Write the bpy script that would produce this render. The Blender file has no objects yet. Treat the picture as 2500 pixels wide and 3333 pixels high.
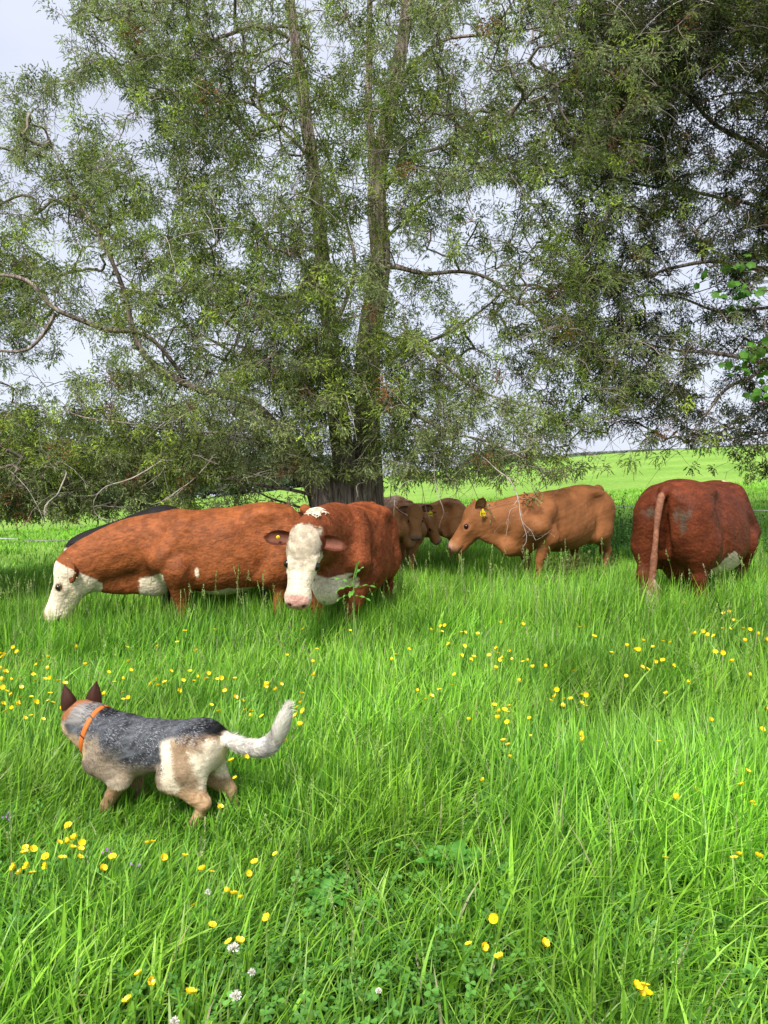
import bpy, math, os
import numpy as np
from mathutils import Vector, Matrix

# ------------------------------------------------------------------ camera, light, exposure
sc = bpy.context.scene
col = sc.collection
CAMZ, PITCH, FPX = 1.5, math.radians(1.75), 2518.0     # FPX in pixels of the 2500 x 3333 photograph
cam_data = bpy.data.cameras.new('camera')
cam_data.sensor_fit = 'VERTICAL'
cam_data.sensor_height = 24.0
cam_data.lens = 24.0 * FPX / 3333.0
cam_data.clip_start = 0.05
cam_data.clip_end = 6000
cam = bpy.data.objects.new('camera', cam_data)
cam.location = (0, 0, CAMZ)
cam.rotation_euler = (math.pi / 2 - PITCH, 0, 0)
col.objects.link(cam)
sc.camera = cam

SUN_EL, SUN_AZ = 50.0, 202.0        # degrees; azimuth clockwise from +Y : behind the camera, a little to the left
world = bpy.data.worlds.new('World')
sc.world = world
world.use_nodes = True
wn, wl = world.node_tree.nodes, world.node_tree.links
wn.clear()
w_out = wn.new('ShaderNodeOutputWorld')
w_bg = wn.new('ShaderNodeBackground')
w_sky = wn.new('ShaderNodeTexSky')
w_sky.sky_type = 'NISHITA'
w_sky.sun_disc = False
w_sky.sun_elevation = math.radians(SUN_EL)
w_sky.sun_rotation = math.radians(SUN_AZ)
w_sky.dust_density = 2.5
w_tc = wn.new('ShaderNodeTexCoord')
w_map = wn.new('ShaderNodeMapping')
w_map.inputs['Scale'].default_value = (1.0, 1.0, 2.2)
w_noise = wn.new('ShaderNodeTexNoise')
w_noise.inputs['Scale'].default_value = 2.3
w_noise.inputs['Detail'].default_value = 5
w_ramp = wn.new('ShaderNodeValToRGB')
w_ramp.color_ramp.elements[0].position = 0.25
w_ramp.color_ramp.elements[0].color = (3.8, 3.98, 4.8, 1)
w_ramp.color_ramp.elements[1].position = 0.72
w_ramp.color_ramp.elements[1].color = (5.1, 5.45, 6.2, 1)
w_mix = wn.new('ShaderNodeMixRGB')
w_mix.inputs['Fac'].default_value = 0.88       # nearly closed thin cloud over the clear sky
wl.new(w_tc.outputs['Generated'], w_map.inputs['Vector'])
wl.new(w_map.outputs['Vector'], w_noise.inputs['Vector'])
wl.new(w_noise.outputs['Fac'], w_ramp.inputs['Fac'])
wl.new(w_sky.outputs['Color'], w_mix.inputs['Color1'])
wl.new(w_ramp.outputs['Color'], w_mix.inputs['Color2'])
wl.new(w_mix.outputs['Color'], w_bg.inputs['Color'])
w_bg.inputs['Strength'].default_value = 0.107
wl.new(w_bg.outputs['Background'], w_out.inputs['Surface'])

sun_data = bpy.data.lights.new('sun', 'SUN')
sun_data.energy = 3.1
sun_data.angle = math.radians(16)
sun_data.color = (1.0, 0.965, 0.90)
sun = bpy.data.objects.new('sun', sun_data)
_el, _az = math.radians(SUN_EL), math.radians(SUN_AZ)
_d = Vector((math.sin(_az) * math.cos(_el), math.cos(_az) * math.cos(_el), math.sin(_el)))
sun.rotation_euler = _d.to_track_quat('Z', 'Y').to_euler()
col.objects.link(sun)

sc.view_settings.view_transform = 'Standard'
sc.view_settings.look = 'None'
sc.view_settings.exposure = 0.85
sc.view_settings.gamma = 1.0
sc.render.engine = 'CYCLES'
sc.cycles.max_bounces = 6
sc.cycles.diffuse_bounces = 3
sc.cycles.transmission_bounces = 3
sc.cycles.transparent_max_bounces = 4
sc.cycles.use_denoising = True
sc.cycles.denoiser = 'OPENIMAGEDENOISE'
sc.cycles.denoising_input_passes = 'RGB_ALBEDO_NORMAL'
sc.cycles.denoising_prefilter = 'ACCURATE'

# ------------------------------------------------------------------ helpers
rng = np.random.default_rng(7)

def at(px, py, Y):
    """world point on the plane y = Y that the photograph shows at pixel (px, py) of 2500 x 3333"""
    px = np.asarray(px, float); py = np.asarray(py, float); Y = np.asarray(Y, float)
    u = (px - 1250) / FPX
    v = -(py - 1666.5) / FPX
    fy = math.cos(PITCH) + v * math.sin(PITCH)
    fz = -math.sin(PITCH) + v * math.cos(PITCH)
    t = Y / fy
    return np.stack([u * t, Y + 0 * t, CAMZ + fz * t], -1)

def sstep(a, b, x):
    t = np.clip((np.asarray(x, float) - a) / (b - a), 0, 1)
    return t * t * (3 - 2 * t)

def _h(ix, iy, seed):
    n = (ix.astype(np.int64) * 374761393 + iy.astype(np.int64) * 668265263 + seed * 974634777) & 0xFFFFFFFF
    n = ((n ^ (n >> 13)) * 1274126177) & 0xFFFFFFFF
    return ((n ^ (n >> 16)) & 0xFFFF) / 65535.0

def vnoise(x, y, seed=0):
    x = np.asarray(x, float); y = np.asarray(y, float)
    ix, iy = np.floor(x), np.floor(y)
    fx, fy = x - ix, y - iy
    fx = fx * fx * (3 - 2 * fx); fy = fy * fy * (3 - 2 * fy)
    a = _h(ix, iy, seed); b = _h(ix + 1, iy, seed); c = _h(ix, iy + 1, seed); d = _h(ix + 1, iy + 1, seed)
    return (a * (1 - fx) + b * fx) * (1 - fy) + (c * (1 - fx) + d * fx) * fy

def fbm(x, y, seed=0, oct=3):
    s, a, t = 0, 1.0, 0
    for k in range(oct):
        s = s + a * vnoise(x * 2 ** k, y * 2 ** k, seed + k); t += a; a *= 0.5
    return s / t

def noise3(p, s, seed=0):
    return (vnoise(p[:, 0] * s + 3.1 * p[:, 2] * s, p[:, 1] * s + 11.3, seed) + vnoise(p[:, 1] * s - 7.7, p[:, 2] * s + 1.7 * p[:, 0] * s, seed + 5)) / 2

def terrain(x, y):
    x = np.asarray(x, float); y = np.asarray(y, float)
    far = sstep(12, 60, y)
    slope = 0.055 + far * np.where(x < 0, 0.080, 0.060)
    near = sstep(2.5, 8, y)
    xx = 28 * np.tanh(x / 28)
    rise = 0.05 * np.where(y > 6, (y - 6) ** 2 / (np.abs(y - 6) + 1.5), 0) * (1 - 0.12 * far)
    z = slope * xx * near + rise
    over = np.clip(y - 62, 0, None)
    z = z - over * over / (over + 30) * 0.11
    z = z + 0.05 * (fbm(x * 0.5, y * 0.5, 3) - 0.5) * sstep(2.0, 5, y) + 0.03 * (fbm(x * 2, y * 2, 9) - 0.5)
    return np.clip(z, -25, None)

def mesh_obj(name, v, tris=None, quads=None, mat=None, parent=None, colour=None, smooth=True, link=True):
    me = bpy.data.meshes.new(name)
    v = np.asarray(v, np.float32)
    nt = 0 if tris is None else len(tris); nq = 0 if quads is None else len(quads)
    loops = []
    if nt: loops.append(np.asarray(tris, np.int32).ravel())
    if nq: loops.append(np.asarray(quads, np.int32).ravel())
    loops = np.concatenate(loops)
    me.vertices.add(len(v)); me.vertices.foreach_set('co', v.ravel())
    me.loops.add(len(loops)); me.loops.foreach_set('vertex_index', loops)
    me.polygons.add(nt + nq)
    st = np.concatenate([np.arange(nt) * 3, nt * 3 + np.arange(nq) * 4]).astype(np.int32)
    me.polygons.foreach_set('loop_start', st)
    me.polygons.foreach_set('use_smooth', np.full(nt + nq, smooth, bool))
    me.update(calc_edges=True)
    if colour is not None:
        at_ = me.attributes.new('Col', 'FLOAT_COLOR', 'POINT')
        c = np.ones((len(v), 4), np.float32); c[:, :3] = colour
        at_.data.foreach_set('color', c.ravel())
    if mat: me.materials.append(mat)
    o = bpy.data.objects.new(name, me)
    col.objects.link(o)
    if parent is not None: o.parent = parent
    return o

def empty(name, loc=(0, 0, 0), rz=0):
    o = bpy.data.objects.new(name, None)
    o.empty_display_size = 0.2
    o.location = [float(c) for c in loc]; o.rotation_euler = (0, 0, rz)
    col.objects.link(o)
    return o

def tag(o, label=None, cat=None, group=None, kind=None):
    if label: o['label'] = label
    if cat: o['category'] = cat
    if group: o['group'] = group
    if kind: o['kind'] = kind
    return o

def principled(name, rough=0.6, spec=0.3):
    m = bpy.data.materials.new(name); m.use_nodes = True
    b = m.node_tree.nodes['Principled BSDF']
    b.inputs['Roughness'].default_value = rough
    b.inputs['Specular IOR Level'].default_value = spec
    return m, m.node_tree.nodes, m.node_tree.links, b

def mat_attr(name, rough=0.6, spec=0.3, trans=0.0, var=0.25, scale=6.0, bump=0.0, bscale=60.0, sheen=0.0, stretch=(1, 1, 1), streak=0.0):
    """coloured from the 'Col' attribute, varied by noise; optional translucency and bump"""
    m, n, l, b = principled(name, rough, spec)
    a = n.new('ShaderNodeAttribute'); a.attribute_name = 'Col'
    tc = n.new('ShaderNodeTexCoord')
    mp = n.new('ShaderNodeMapping'); mp.inputs['Scale'].default_value = stretch
    l.new(tc.outputs['Object'], mp.inputs['Vector'])
    nz = n.new('ShaderNodeTexNoise'); nz.inputs['Scale'].default_value = scale; nz.inputs['Detail'].default_value = 6
    l.new(mp.outputs['Vector'], nz.inputs['Vector'])
    mr = n.new('ShaderNodeMapRange')
    mr.inputs['From Min'].default_value = 0.3; mr.inputs['From Max'].default_value = 0.7
    mr.inputs['To Min'].default_value = 1 - var; mr.inputs['To Max'].default_value = 1 + var
    l.new(nz.outputs['Fac'], mr.inputs['Value'])
    mx = n.new('ShaderNodeVectorMath'); mx.operation = 'SCALE'
    l.new(a.outputs['Color'], mx.inputs[0]); l.new(mr.outputs['Result'], mx.inputs['Scale'])
    if streak:                                   # lie of the hair: fine streaks along the body
        m2 = n.new('ShaderNodeMapping'); m2.inputs['Scale'].default_value = (11, 60, 42); l.new(tc.outputs['Object'], m2.inputs['Vector'])
        n2 = n.new('ShaderNodeTexNoise'); n2.inputs['Scale'].default_value = 1.0; n2.inputs['Detail'].default_value = 5; n2.inputs['Distortion'].default_value = 1.2
        l.new(m2.outputs['Vector'], n2.inputs['Vector'])
        r2 = n.new('ShaderNodeMapRange'); r2.inputs['From Min'].default_value = .3; r2.inputs['From Max'].default_value = .7; r2.inputs['To Min'].default_value = 1 - streak; r2.inputs['To Max'].default_value = 1 + streak
        l.new(n2.outputs['Fac'], r2.inputs['Value'])
        m3 = n.new('ShaderNodeVectorMath'); m3.operation = 'SCALE'; l.new(mx.outputs['Vector'], m3.inputs[0]); l.new(r2.outputs['Result'], m3.inputs['Scale']); mx = m3
    l.new(mx.outputs['Vector'], b.inputs['Base Color'])
    if sheen:
        b.inputs['Sheen Weight'].default_value = sheen
    if bump:
        nb = n.new('ShaderNodeTexNoise'); nb.inputs['Scale'].default_value = bscale; nb.inputs['Detail'].default_value = 4
        l.new(mp.outputs['Vector'], nb.inputs['Vector'])
        bp = n.new('ShaderNodeBump'); bp.inputs['Strength'].default_value = bump; bp.inputs['Distance'].default_value = 0.02
        l.new(nb.outputs['Fac'], bp.inputs['Height']); l.new(bp.outputs['Normal'], b.inputs['Normal'])
    if trans:
        t = n.new('ShaderNodeBsdfTranslucent')
        l.new(mx.outputs['Vector'], t.inputs['Color'])
        ms = n.new('ShaderNodeMixShader'); ms.inputs['Fac'].default_value = trans
        out = n['Material Output']
        l.new(b.outputs['BSDF'], ms.inputs[1]); l.new(t.outputs['BSDF'], ms.inputs[2]); l.new(ms.outputs['Shader'], out.inputs['Surface'])
    return m

def mat_flat(name, c, rough=0.5, spec=0.4, var=0.12, scale=25):
    m, n, l, b = principled(name, rough, spec)
    nz = n.new('ShaderNodeTexNoise'); nz.inputs['Scale'].default_value = scale
    tc = n.new('ShaderNodeTexCoord'); l.new(tc.outputs['Object'], nz.inputs['Vector'])
    rp = n.new('ShaderNodeValToRGB')
    rp.color_ramp.elements[0].position = 0.3; rp.color_ramp.elements[1].position = 0.7
    rp.color_ramp.elements[0].color = [x * (1 - var) for x in c] + [1]
    rp.color_ramp.elements[1].color = [x * (1 + var) for x in c] + [1]
    l.new(nz.outputs['Fac'], rp.inputs['Fac']); l.new(rp.outputs['Color'], b.inputs['Base Color'])
    return m

class Tubes:
    """collects tapered tubes along polylines into one mesh"""
    def __init__(s): s.v, s.q, s.c, s.n = [], [], [], 0
    def add(s, P, R, k=5, c=(.3, .25, .2), cap=True):
        P = np.asarray(P, float); n = len(P)
        R = np.broadcast_to(np.asarray(R, float), (n,))
        T = np.gradient(P, axis=0); T /= np.linalg.norm(T, axis=1, keepdims=True) + 1e-9
        ref = np.array([0, 0, 1.0]) if abs(T[:, 2]).mean() < 0.8 else np.array([1.0, 0, 0])
        A = np.cross(T, ref); A /= np.linalg.norm(A, axis=1, keepdims=True) + 1e-9
        B = np.cross(T, A)
        th = np.arange(k) / k * 2 * math.pi
        ring = P[:, None] + R[:, None, None] * (A[:, None] * np.cos(th)[None, :, None] + B[:, None] * np.sin(th)[None, :, None])
        s.v.append(ring.reshape(-1, 3))
        i = np.arange(n - 1)[:, None] * k; j = np.arange(k)[None]; j2 = (j + 1) % k
        s.q.append((np.stack([i + j, i + j2, i + k + j2, i + k + j], -1).reshape(-1, 4)) + s.n)
        s.c.append(np.broadcast_to(np.asarray(c, float), (n * k, 3)) if np.ndim(c) < 2 else np.repeat(c, k, 0))
        s.n += n * k
    def arrays(s): return np.concatenate(s.v), np.concatenate(s.q), np.concatenate(s.c)
    def build(s, name, mat, parent=None, off=(0, 0, 0)):
        v, q, c = s.arrays()
        return mesh_obj(name, v - np.asarray(off), quads=q, mat=mat, parent=parent, colour=c)

def catmull(P, n):
    P = np.asarray(P, float); m = len(P)
    t = np.linspace(0, m - 1, n); i = np.clip(t.astype(int), 0, m - 2); f = (t - i)[:, None]
    p0 = P[np.clip(i - 1, 0, m - 1)]; p1 = P[i]; p2 = P[i + 1]; p3 = P[np.clip(i + 2, 0, m - 1)]
    return 0.5 * (2 * p1 + (p2 - p0) * f + (2 * p0 - 5 * p1 + 4 * p2 - p3) * f * f + (3 * p1 - p0 - 3 * p2 + p3) * f ** 3)

DBG = os.environ.get('SC', '')
# ------------------------------------------------------------------ ground sheet
def build_ground():
    def axis(lim):
        a = [0.0]; st = 0.25
        while a[-1] < lim:
            a.append(a[-1] + st); st = min(st * 1.06 if a[-1] > 8 else st, 120)
        a = np.array(a); return np.concatenate([-a[:0:-1], a])
    X = axis(2500); Y = axis(2500)
    gx, gy = np.meshgrid(X, Y, indexing='ij')
    gz = terrain(gx, gy)
    V = np.stack([gx, gy, gz], -1).reshape(-1, 3)
    n = len(Y); i = np.arange(len(X) - 1)[:, None] * n; j = np.arange(n - 1)[None]
    q = np.stack([i + j, i + n + j, i + n + j + 1, i + j + 1], -1).reshape(-1, 4)
    m, nd, l, b = principled('meadow_ground', .9, .1)
    tc = nd.new('ShaderNodeTexCoord')
    sep = nd.new('ShaderNodeSeparateXYZ'); l.new(tc.outputs['Object'], sep.inputs[0])
    mr = nd.new('ShaderNodeMapRange'); mr.inputs['From Min'].default_value = 11; mr.inputs['From Max'].default_value = 19
    l.new(sep.outputs['Y'], mr.inputs['Value'])
    n1 = nd.new('ShaderNodeTexNoise'); n1.inputs['Scale'].default_value = .35; n1.inputs['Detail'].default_value = 8
    l.new(tc.outputs['Object'], n1.inputs['Vector'])
    r1 = nd.new('ShaderNodeValToRGB'); e = r1.color_ramp.elements
    e[0].position = .32; e[0].color = (.17, .33, .045, 1); e[1].position = .68; e[1].color = (.26, .42, .075, 1)
    l.new(n1.outputs['Fac'], r1.inputs['Fac'])
    mp = nd.new('ShaderNodeMapping'); mp.inputs['Scale'].default_value = (9, 2.2, 1)
    l.new(tc.outputs['Object'], mp.inputs['Vector'])
    n2 = nd.new('ShaderNodeTexNoise'); n2.inputs['Scale'].default_value = 1.4; n2.inputs['Detail'].default_value = 9; n2.inputs['Roughness'].default_value = .7
    l.new(mp.outputs['Vector'], n2.inputs['Vector'])
    r2 = nd.new('ShaderNodeMapRange'); r2.inputs['From Min'].default_value = .3; r2.inputs['From Max'].default_value = .7; r2.inputs['To Min'].default_value = .72; r2.inputs['To Max'].default_value = 1.22
    l.new(n2.outputs['Fac'], r2.inputs['Value'])
    sc_ = nd.new('ShaderNodeVectorMath'); sc_.operation = 'SCALE'
    l.new(r1.outputs['Color'], sc_.inputs[0]); l.new(r2.outputs['Result'], sc_.inputs['Scale'])
    n3 = nd.new('ShaderNodeTexNoise'); n3.inputs['Scale'].default_value = 14
    l.new(tc.outputs['Object'], n3.inputs['Vector'])
    r3 = nd.new('ShaderNodeValToRGB'); e = r3.color_ramp.elements
    e[0].color = (.012, .022, .006, 1); e[1].color = (.035, .075, .014, 1)
    l.new(n3.outputs['Fac'], r3.inputs['Fac'])
    mx = nd.new('ShaderNodeMixRGB')
    l.new(mr.outputs['Result'], mx.inputs['Fac']); l.new(r3.outputs['Color'], mx.inputs['Color1']); l.new(sc_.outputs['Vector'], mx.inputs['Color2'])
    l.new(mx.outputs['Color'], b.inputs['Base Color'])
    bp = nd.new('ShaderNodeBump'); bp.inputs['Strength'].default_value = .6; bp.inputs['Distance'].default_value = .1
    l.new(n2.outputs['Fac'], bp.inputs['Height']); l.new(bp.outputs['Normal'], b.inputs['Normal'])
    tag(mesh_obj('ground', V, quads=q, mat=m), kind='structure')
build_ground()
# ------------------------------------------------------------------ trees
M_BARK, _n, _l, _b = principled('cedar_bark', .9, .15)
_tc = _n.new('ShaderNodeTexCoord'); _mp = _n.new('ShaderNodeMapping'); _mp.inputs['Scale'].default_value = (30, 30, 2.2)
_l.new(_tc.outputs['Object'], _mp.inputs['Vector'])
_nz = _n.new('ShaderNodeTexNoise'); _nz.inputs['Scale'].default_value = 1.0; _nz.inputs['Detail'].default_value = 7; _nz.inputs['Distortion'].default_value = .6
_l.new(_mp.outputs['Vector'], _nz.inputs['Vector'])
_rp = _n.new('ShaderNodeValToRGB'); _e = _rp.color_ramp.elements
_e[0].position = .34; _e[0].color = (.085, .064, .052, 1); _e[1].position = .66; _e[1].color = (.52, .43, .37, 1)
_m = _rp.color_ramp.elements.new(.5); _m.color = (.27, .21, .175, 1)
_l.new(_nz.outputs['Fac'], _rp.inputs['Fac']); _l.new(_rp.outputs['Color'], _b.inputs['Base Color'])
_bp = _n.new('ShaderNodeBump'); _bp.inputs['Strength'].default_value = .9; _bp.inputs['Distance'].default_value = .03
_l.new(_nz.outputs['Fac'], _bp.inputs['Height']); _l.new(_bp.outputs['Normal'], _b.inputs['Normal'])
M_TWIG = mat_attr('cedar_branches', rough=.85, spec=.15, var=.35, scale=14)
M_LEAF = mat_attr('cedar_foliage', rough=.6, spec=.25, trans=.35, var=.25, scale=1.3)
M_BROAD = mat_attr('broad_leaves', rough=.5, spec=.3, trans=.4, var=.2, scale=5)

def limb(pts, r, n=40, jit=.02, seed=0):
    """pts: (px, py, Y) of the photograph -> smooth jittered world polyline and radii"""
    P = np.array([at(a, b, c) for a, b, c in pts])
    P = catmull(P, n)
    rr = np.random.default_rng(seed)
    w = rr.normal(0, 1, (n, 3)); 
    for _ in range(3): w[1:-1] = (w[:-2] + w[1:-1] + w[2:]) / 3
    P[1:] += w[1:] * jit
    R = np.interp(np.linspace(0, 1, n), np.linspace(0, 1, len(r)), r)
    return P, R

def bark_tube(T, P, R, k=18, seed=0):
    """trunk with lobed, fluted section"""
    n = len(P); th = np.arange(k) / k * 2 * np.pi
    Tn = np.gradient(P, axis=0); Tn /= np.linalg.norm(Tn, axis=1, keepdims=True)
    A = np.cross(Tn, [0, 1.0, 0]); A /= np.linalg.norm(A, axis=1, keepdims=True); B = np.cross(Tn, A)
    s = np.arange(n)[:, None] * .12
    f = 1 + .16 * np.sin(3 * th[None] + s + seed) + .10 * np.sin(5 * th[None] - 1.3 * s + 2 * seed) + .05 * np.sin(9 * th[None] + 2 * s)
    ring = P[:, None] + (R[:, None] * f)[..., None] * (A[:, None] * np.cos(th)[None, :, None] + B[:, None] * np.sin(th)[None, :, None])
    i = np.arange(n - 1)[:, None] * k; j = np.arange(k)[None]; j2 = (j + 1) % k
    T.v.append(ring.reshape(-1, 3)); T.q.append(np.stack([i + j, i + j2, i + k + j2, i + k + j], -1).reshape(-1, 4) + T.n)
    T.c.append(np.full((n * k, 3), .2)); T.n += n * k

def sprays(P, D, tone, nspr, nlf, rad, r, lsize=(.026, .0105), spread=1.0):
    """foliage clumps: each has `nspr` sprigs with `nlf` small scale-leaf shoots"""
    n = len(P); N = n * nspr
    c = np.repeat(P, nspr, 0); d = np.repeat(D, nspr, 0)
    rd = np.repeat(rad, nspr)[:, None]
    v = r.normal(0, 1, (N, 3)); v /= np.linalg.norm(v, axis=1, keepdims=True)
    sd = d * .55 + v * spread + np.array([0, 0, -.25]); sd /= np.linalg.norm(sd, axis=1, keepdims=True)
    st = c + v * rd * r.uniform(0, 1.0, (N, 1)) ** .7
    L = rd * r.uniform(.25, .75, (N, 1))
    sd = sd + r.normal(0, .5, (N, 3)); sd /= np.linalg.norm(sd, axis=1, keepdims=True)
    M = N * nlf
    t = np.tile(np.linspace(.08, 1, nlf), N)[:, None]
    S = np.repeat(st, nlf, 0); SD = np.repeat(sd, nlf, 0); LL = np.repeat(L, nlf, 0)
    pos = S + SD * LL * t - np.array([0, 0, 1.0]) * LL * .22 * t * t
    w = r.normal(0, 1, (M, 3)); w -= (w * SD).sum(1, keepdims=True) * SD; w /= np.linalg.norm(w, axis=1, keepdims=True) + 1e-9
    ld = SD * .75 + w * r.uniform(.4, 1.0, (M, 1)) * (1.1 - .6 * t); ld /= np.linalg.norm(ld, axis=1, keepdims=True)
    x = r.normal(0, 1, (M, 3)); sdv = np.cross(ld, x); sdv /= np.linalg.norm(sdv, axis=1, keepdims=True) + 1e-9
    ll = lsize[0] * r.uniform(.6, 1.4, (M, 1)); lw = lsize[1] * r.uniform(.6, 1.3, (M, 1))
    V = np.stack([pos - sdv * lw * .5, pos + sdv * lw * .5, pos + ld * ll], 1).reshape(-1, 3)
    C = np.repeat(np.repeat(tone, nspr, 0) * r.uniform(.5, 1.5, (N, 1)), nlf, 0) * r.uniform(.72, 1.28, (M, 1)) * (1 + .25 * (t - .5))
    return V, np.repeat(C, 3, 0)

def grow(limbs, pts, r, seed=0):
    """joins every foliage point to the nearest wood, nearest points first; returns chains with radii and end directions"""
    pos = np.zeros((200000, 3)); par = np.full(200000, -1); cnt = 0
    for P, R in limbs:
        for i in range(len(P)):
            pos[cnt] = P[i]; par[cnt] = -1; cnt += 1
    n0 = cnt
    base = pos[:n0]
    d0 = np.array([((base - p) ** 2).sum(1).min() for p in pts])
    order = np.argsort(d0)
    chains = []; owner = {}
    for oi in order:
        a = pts[oi]
        dd = pos[:cnt] - a
        cost = (dd ** 2).sum(1) + .35 * np.clip(dd[:, 2], 0, None) ** 2
        # grow outward: avoid joining to nodes farther from the stem axis than the point itself
        i = int(np.argmin(cost))
        p = pos[i]; dist = math.sqrt(((a - p) ** 2).sum())
        m = max(2, int(dist / .11) + 1)
        t = np.linspace(0, 1, m + 1)[1:, None]
        off = r.normal(0, 1, 3) * dist * .10
        off[2] += dist * .10
        q = p + (a - p) * t + off * np.sin(np.pi * t) + r.normal(0, .010, (m, 3))
        q[-1] = a
        ids = np.arange(cnt, cnt + m)
        pos[ids] = q; par[ids] = np.concatenate([[i], ids[:-1]]); cnt += m
        chains.append((i, ids, oi))
    load = np.zeros(cnt)
    for k in range(cnt - 1, n0 - 1, -1):
        load[k] += .35 if True else 0
        if par[k] >= 0: load[par[k]] += load[k]
    return pos[:cnt], chains, load, n0

def cedar(name, label, limbs, pts, tones, r, base_xy, rad=.15, nspr=20, nlf=13, twig_col=(.20, .16, .135), trunks=3, extra_twigs=(), lsize=(.0185, .0105), group=None, bare=260, zmin_bare=0):
    print('CLUMPS', len(pts))
    root = empty(name, (base_xy[0], base_xy[1], terrain(*base_xy)))
    off = np.array(root.location)
    tag(root, label, 'tree', group)
    T = Tubes()
    for k, (P, R) in enumerate(limbs): bark_tube(T, P, R * (np.interp(np.linspace(0, 1, len(R)), [0, .28, .5, 1], [1.25, .95, .78, .70]) if k < trunks else .55), 20 if k < trunks else 10, k * 1.7)
    T.build('trunk', M_BARK, root, off)
    pos, chains, load, n0 = grow(limbs, pts, r)
    T = Tubes(); D = np.zeros_like(pts)
    tc = np.array(twig_col)
    for i, ids, oi in chains:
        Pl = np.concatenate([pos[[i]], pos[ids]])
        R = np.clip(.0030 * np.concatenate([[load[ids[0]]], load[ids]]) ** .46, .0024, .022)
        T.add(Pl, R, 5 if R[0] > .015 else 3, tc * r.uniform(.7, 1.5))
        d = Pl[-1] - Pl[-2]; D[oi] = d / (np.linalg.norm(d) + 1e-9)
    # bare dead twigs, greyer and paler, forked and crooked
    nn = len(pos)
    for _ in range(bare):
        p = pos[r.integers(n0, nn)]
        if p[2] < zmin_bare: continue
        d = r.normal(0, 1, 3); d[2] -= .45; d /= np.linalg.norm(d)
        L = r.uniform(.25, .85); m = 7
        w = np.cumsum(r.normal(0, .30, (m, 3)), 0)
        dirs = d + w * .35; dirs /= np.linalg.norm(dirs, axis=1, keepdims=True)
        Pl = p + np.cumsum(np.concatenate([[[0, 0, 0]], dirs * L / m]), 0)
        g = r.uniform(.7, 1.25); cc = np.array([.33, .28, .235]) * g if r.random() < .6 else np.array([.20, .14, .11]) * g
        T.add(Pl, np.linspace(.0048, .0018, m + 1), 3, cc)
        for b in range(r.integers(2, 5)):
            k = r.integers(2, m); e = dirs[k - 1] + r.normal(0, .6, 3); e /= np.linalg.norm(e)
            LL = L * r.uniform(.2, .45)
            T.add(np.stack([Pl[k], Pl[k] + e * LL * .5 + r.normal(0, .012, 3), Pl[k] + e * LL + r.normal(0, .03, 3)]), [.0035, .0028, .0016], 3, cc)
    # long thin drooping branchlets
    for _ in range(bare // 3):
        p = pos[r.integers(n0, nn)]; a = r.uniform(0, 6.28); L = r.uniform(.6, 1.5); m = 12
        t = np.linspace(0, 1, m)[:, None]; h = np.array([math.cos(a), math.sin(a), 0])
        Pl = p + h * L * t * .8 + np.array([0, 0, 1.0]) * (L * .25 * t - L * r.uniform(.4, .9) * t * t) + np.cumsum(r.normal(0, .008, (m, 3)), 0)
        T.add(Pl, np.linspace(.006, .0018, m), 3, np.array([.36, .31, .27]) * r.uniform(.5, 1.2))
    for tw, rr in extra_twigs:
        P, R = limb(tw, np.array(rr) * .62, 16, .055, len(T.v))
        cc = np.array([.40, .34, .29])
        T.add(P, R, 5, cc)
        for b in range(7):
            k = r.integers(4, 15); e = P[k] - P[k - 1]; e = e / np.linalg.norm(e) + r.normal(0, .7, 3); e /= np.linalg.norm(e)
            LL = r.uniform(.06, .22)
            T.add(np.stack([P[k], P[k] + e * LL * .5 + r.normal(0, .01, 3), P[k] + e * LL + r.normal(0, .02, 3)]), [R[k] * .6, R[k] * .45, .0015], 3, cc)
    T.build('branches', M_TWIG, root, off)
    rads = rad * r.uniform(.7, 1.35, len(pts))
    V, C = sprays(pts, D, tones, nspr, nlf, rads, r, lsize)
    mesh_obj('crown', V - off, tris=np.arange(len(V)).reshape(-1, 3), mat=M_LEAF, parent=root, colour=C, smooth=False)
    return root

# how densely the photograph's sky is covered by foliage, 20 x 14 cells of 125 x 120 pixels (0-9)
DENS = """0 1 6 7 6 5 4 5 4 4 6 6 4 5 7 8 8 9 9 9
0 3 6 7 7 6 5 4 4 5 6 6 3 4 5 8 9 9 7 7
3 5 5 6 7 7 5 5 6 5 6 6 4 5 7 8 9 8 5 6
6 3 4 4 7 7 6 4 5 6 6 7 7 6 6 8 9 7 4 5
5 6 6 6 6 6 5 5 6 6 6 7 7 7 7 8 8 7 5 6
4 5 6 7 6 6 5 6 6 5 6 5 3 3 4 5 7 7 5 6
5 3 5 5 6 7 6 6 6 5 4 3 3 3 6 7 5 5 6 6
7 5 3 5 7 7 7 7 7 5 4 3 2 2 7 8 6 3 3 5
7 4 3 6 6 7 7 8 6 5 5 4 3 4 6 7 6 5 2 4
3 2 3 5 4 5 7 8 7 6 7 6 5 5 5 7 7 6 4 4
2 3 4 7 6 6 7 8 8 7 7 7 6 6 5 6 7 7 4 4
8 7 7 8 8 8 8 7 7 7 7 7 6 6 6 5 4 6 6 6
9 9 9 9 9 9 8 7 5 4 6 7 7 6 4 1 1 1 4 4
9 9 8 7 6 5 4 2 0 1 2 3 3 1 0 0 0 0 0 0"""
DENS = np.array([[int(c) for c in l.split()] for l in DENS.split('\n')])

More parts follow.
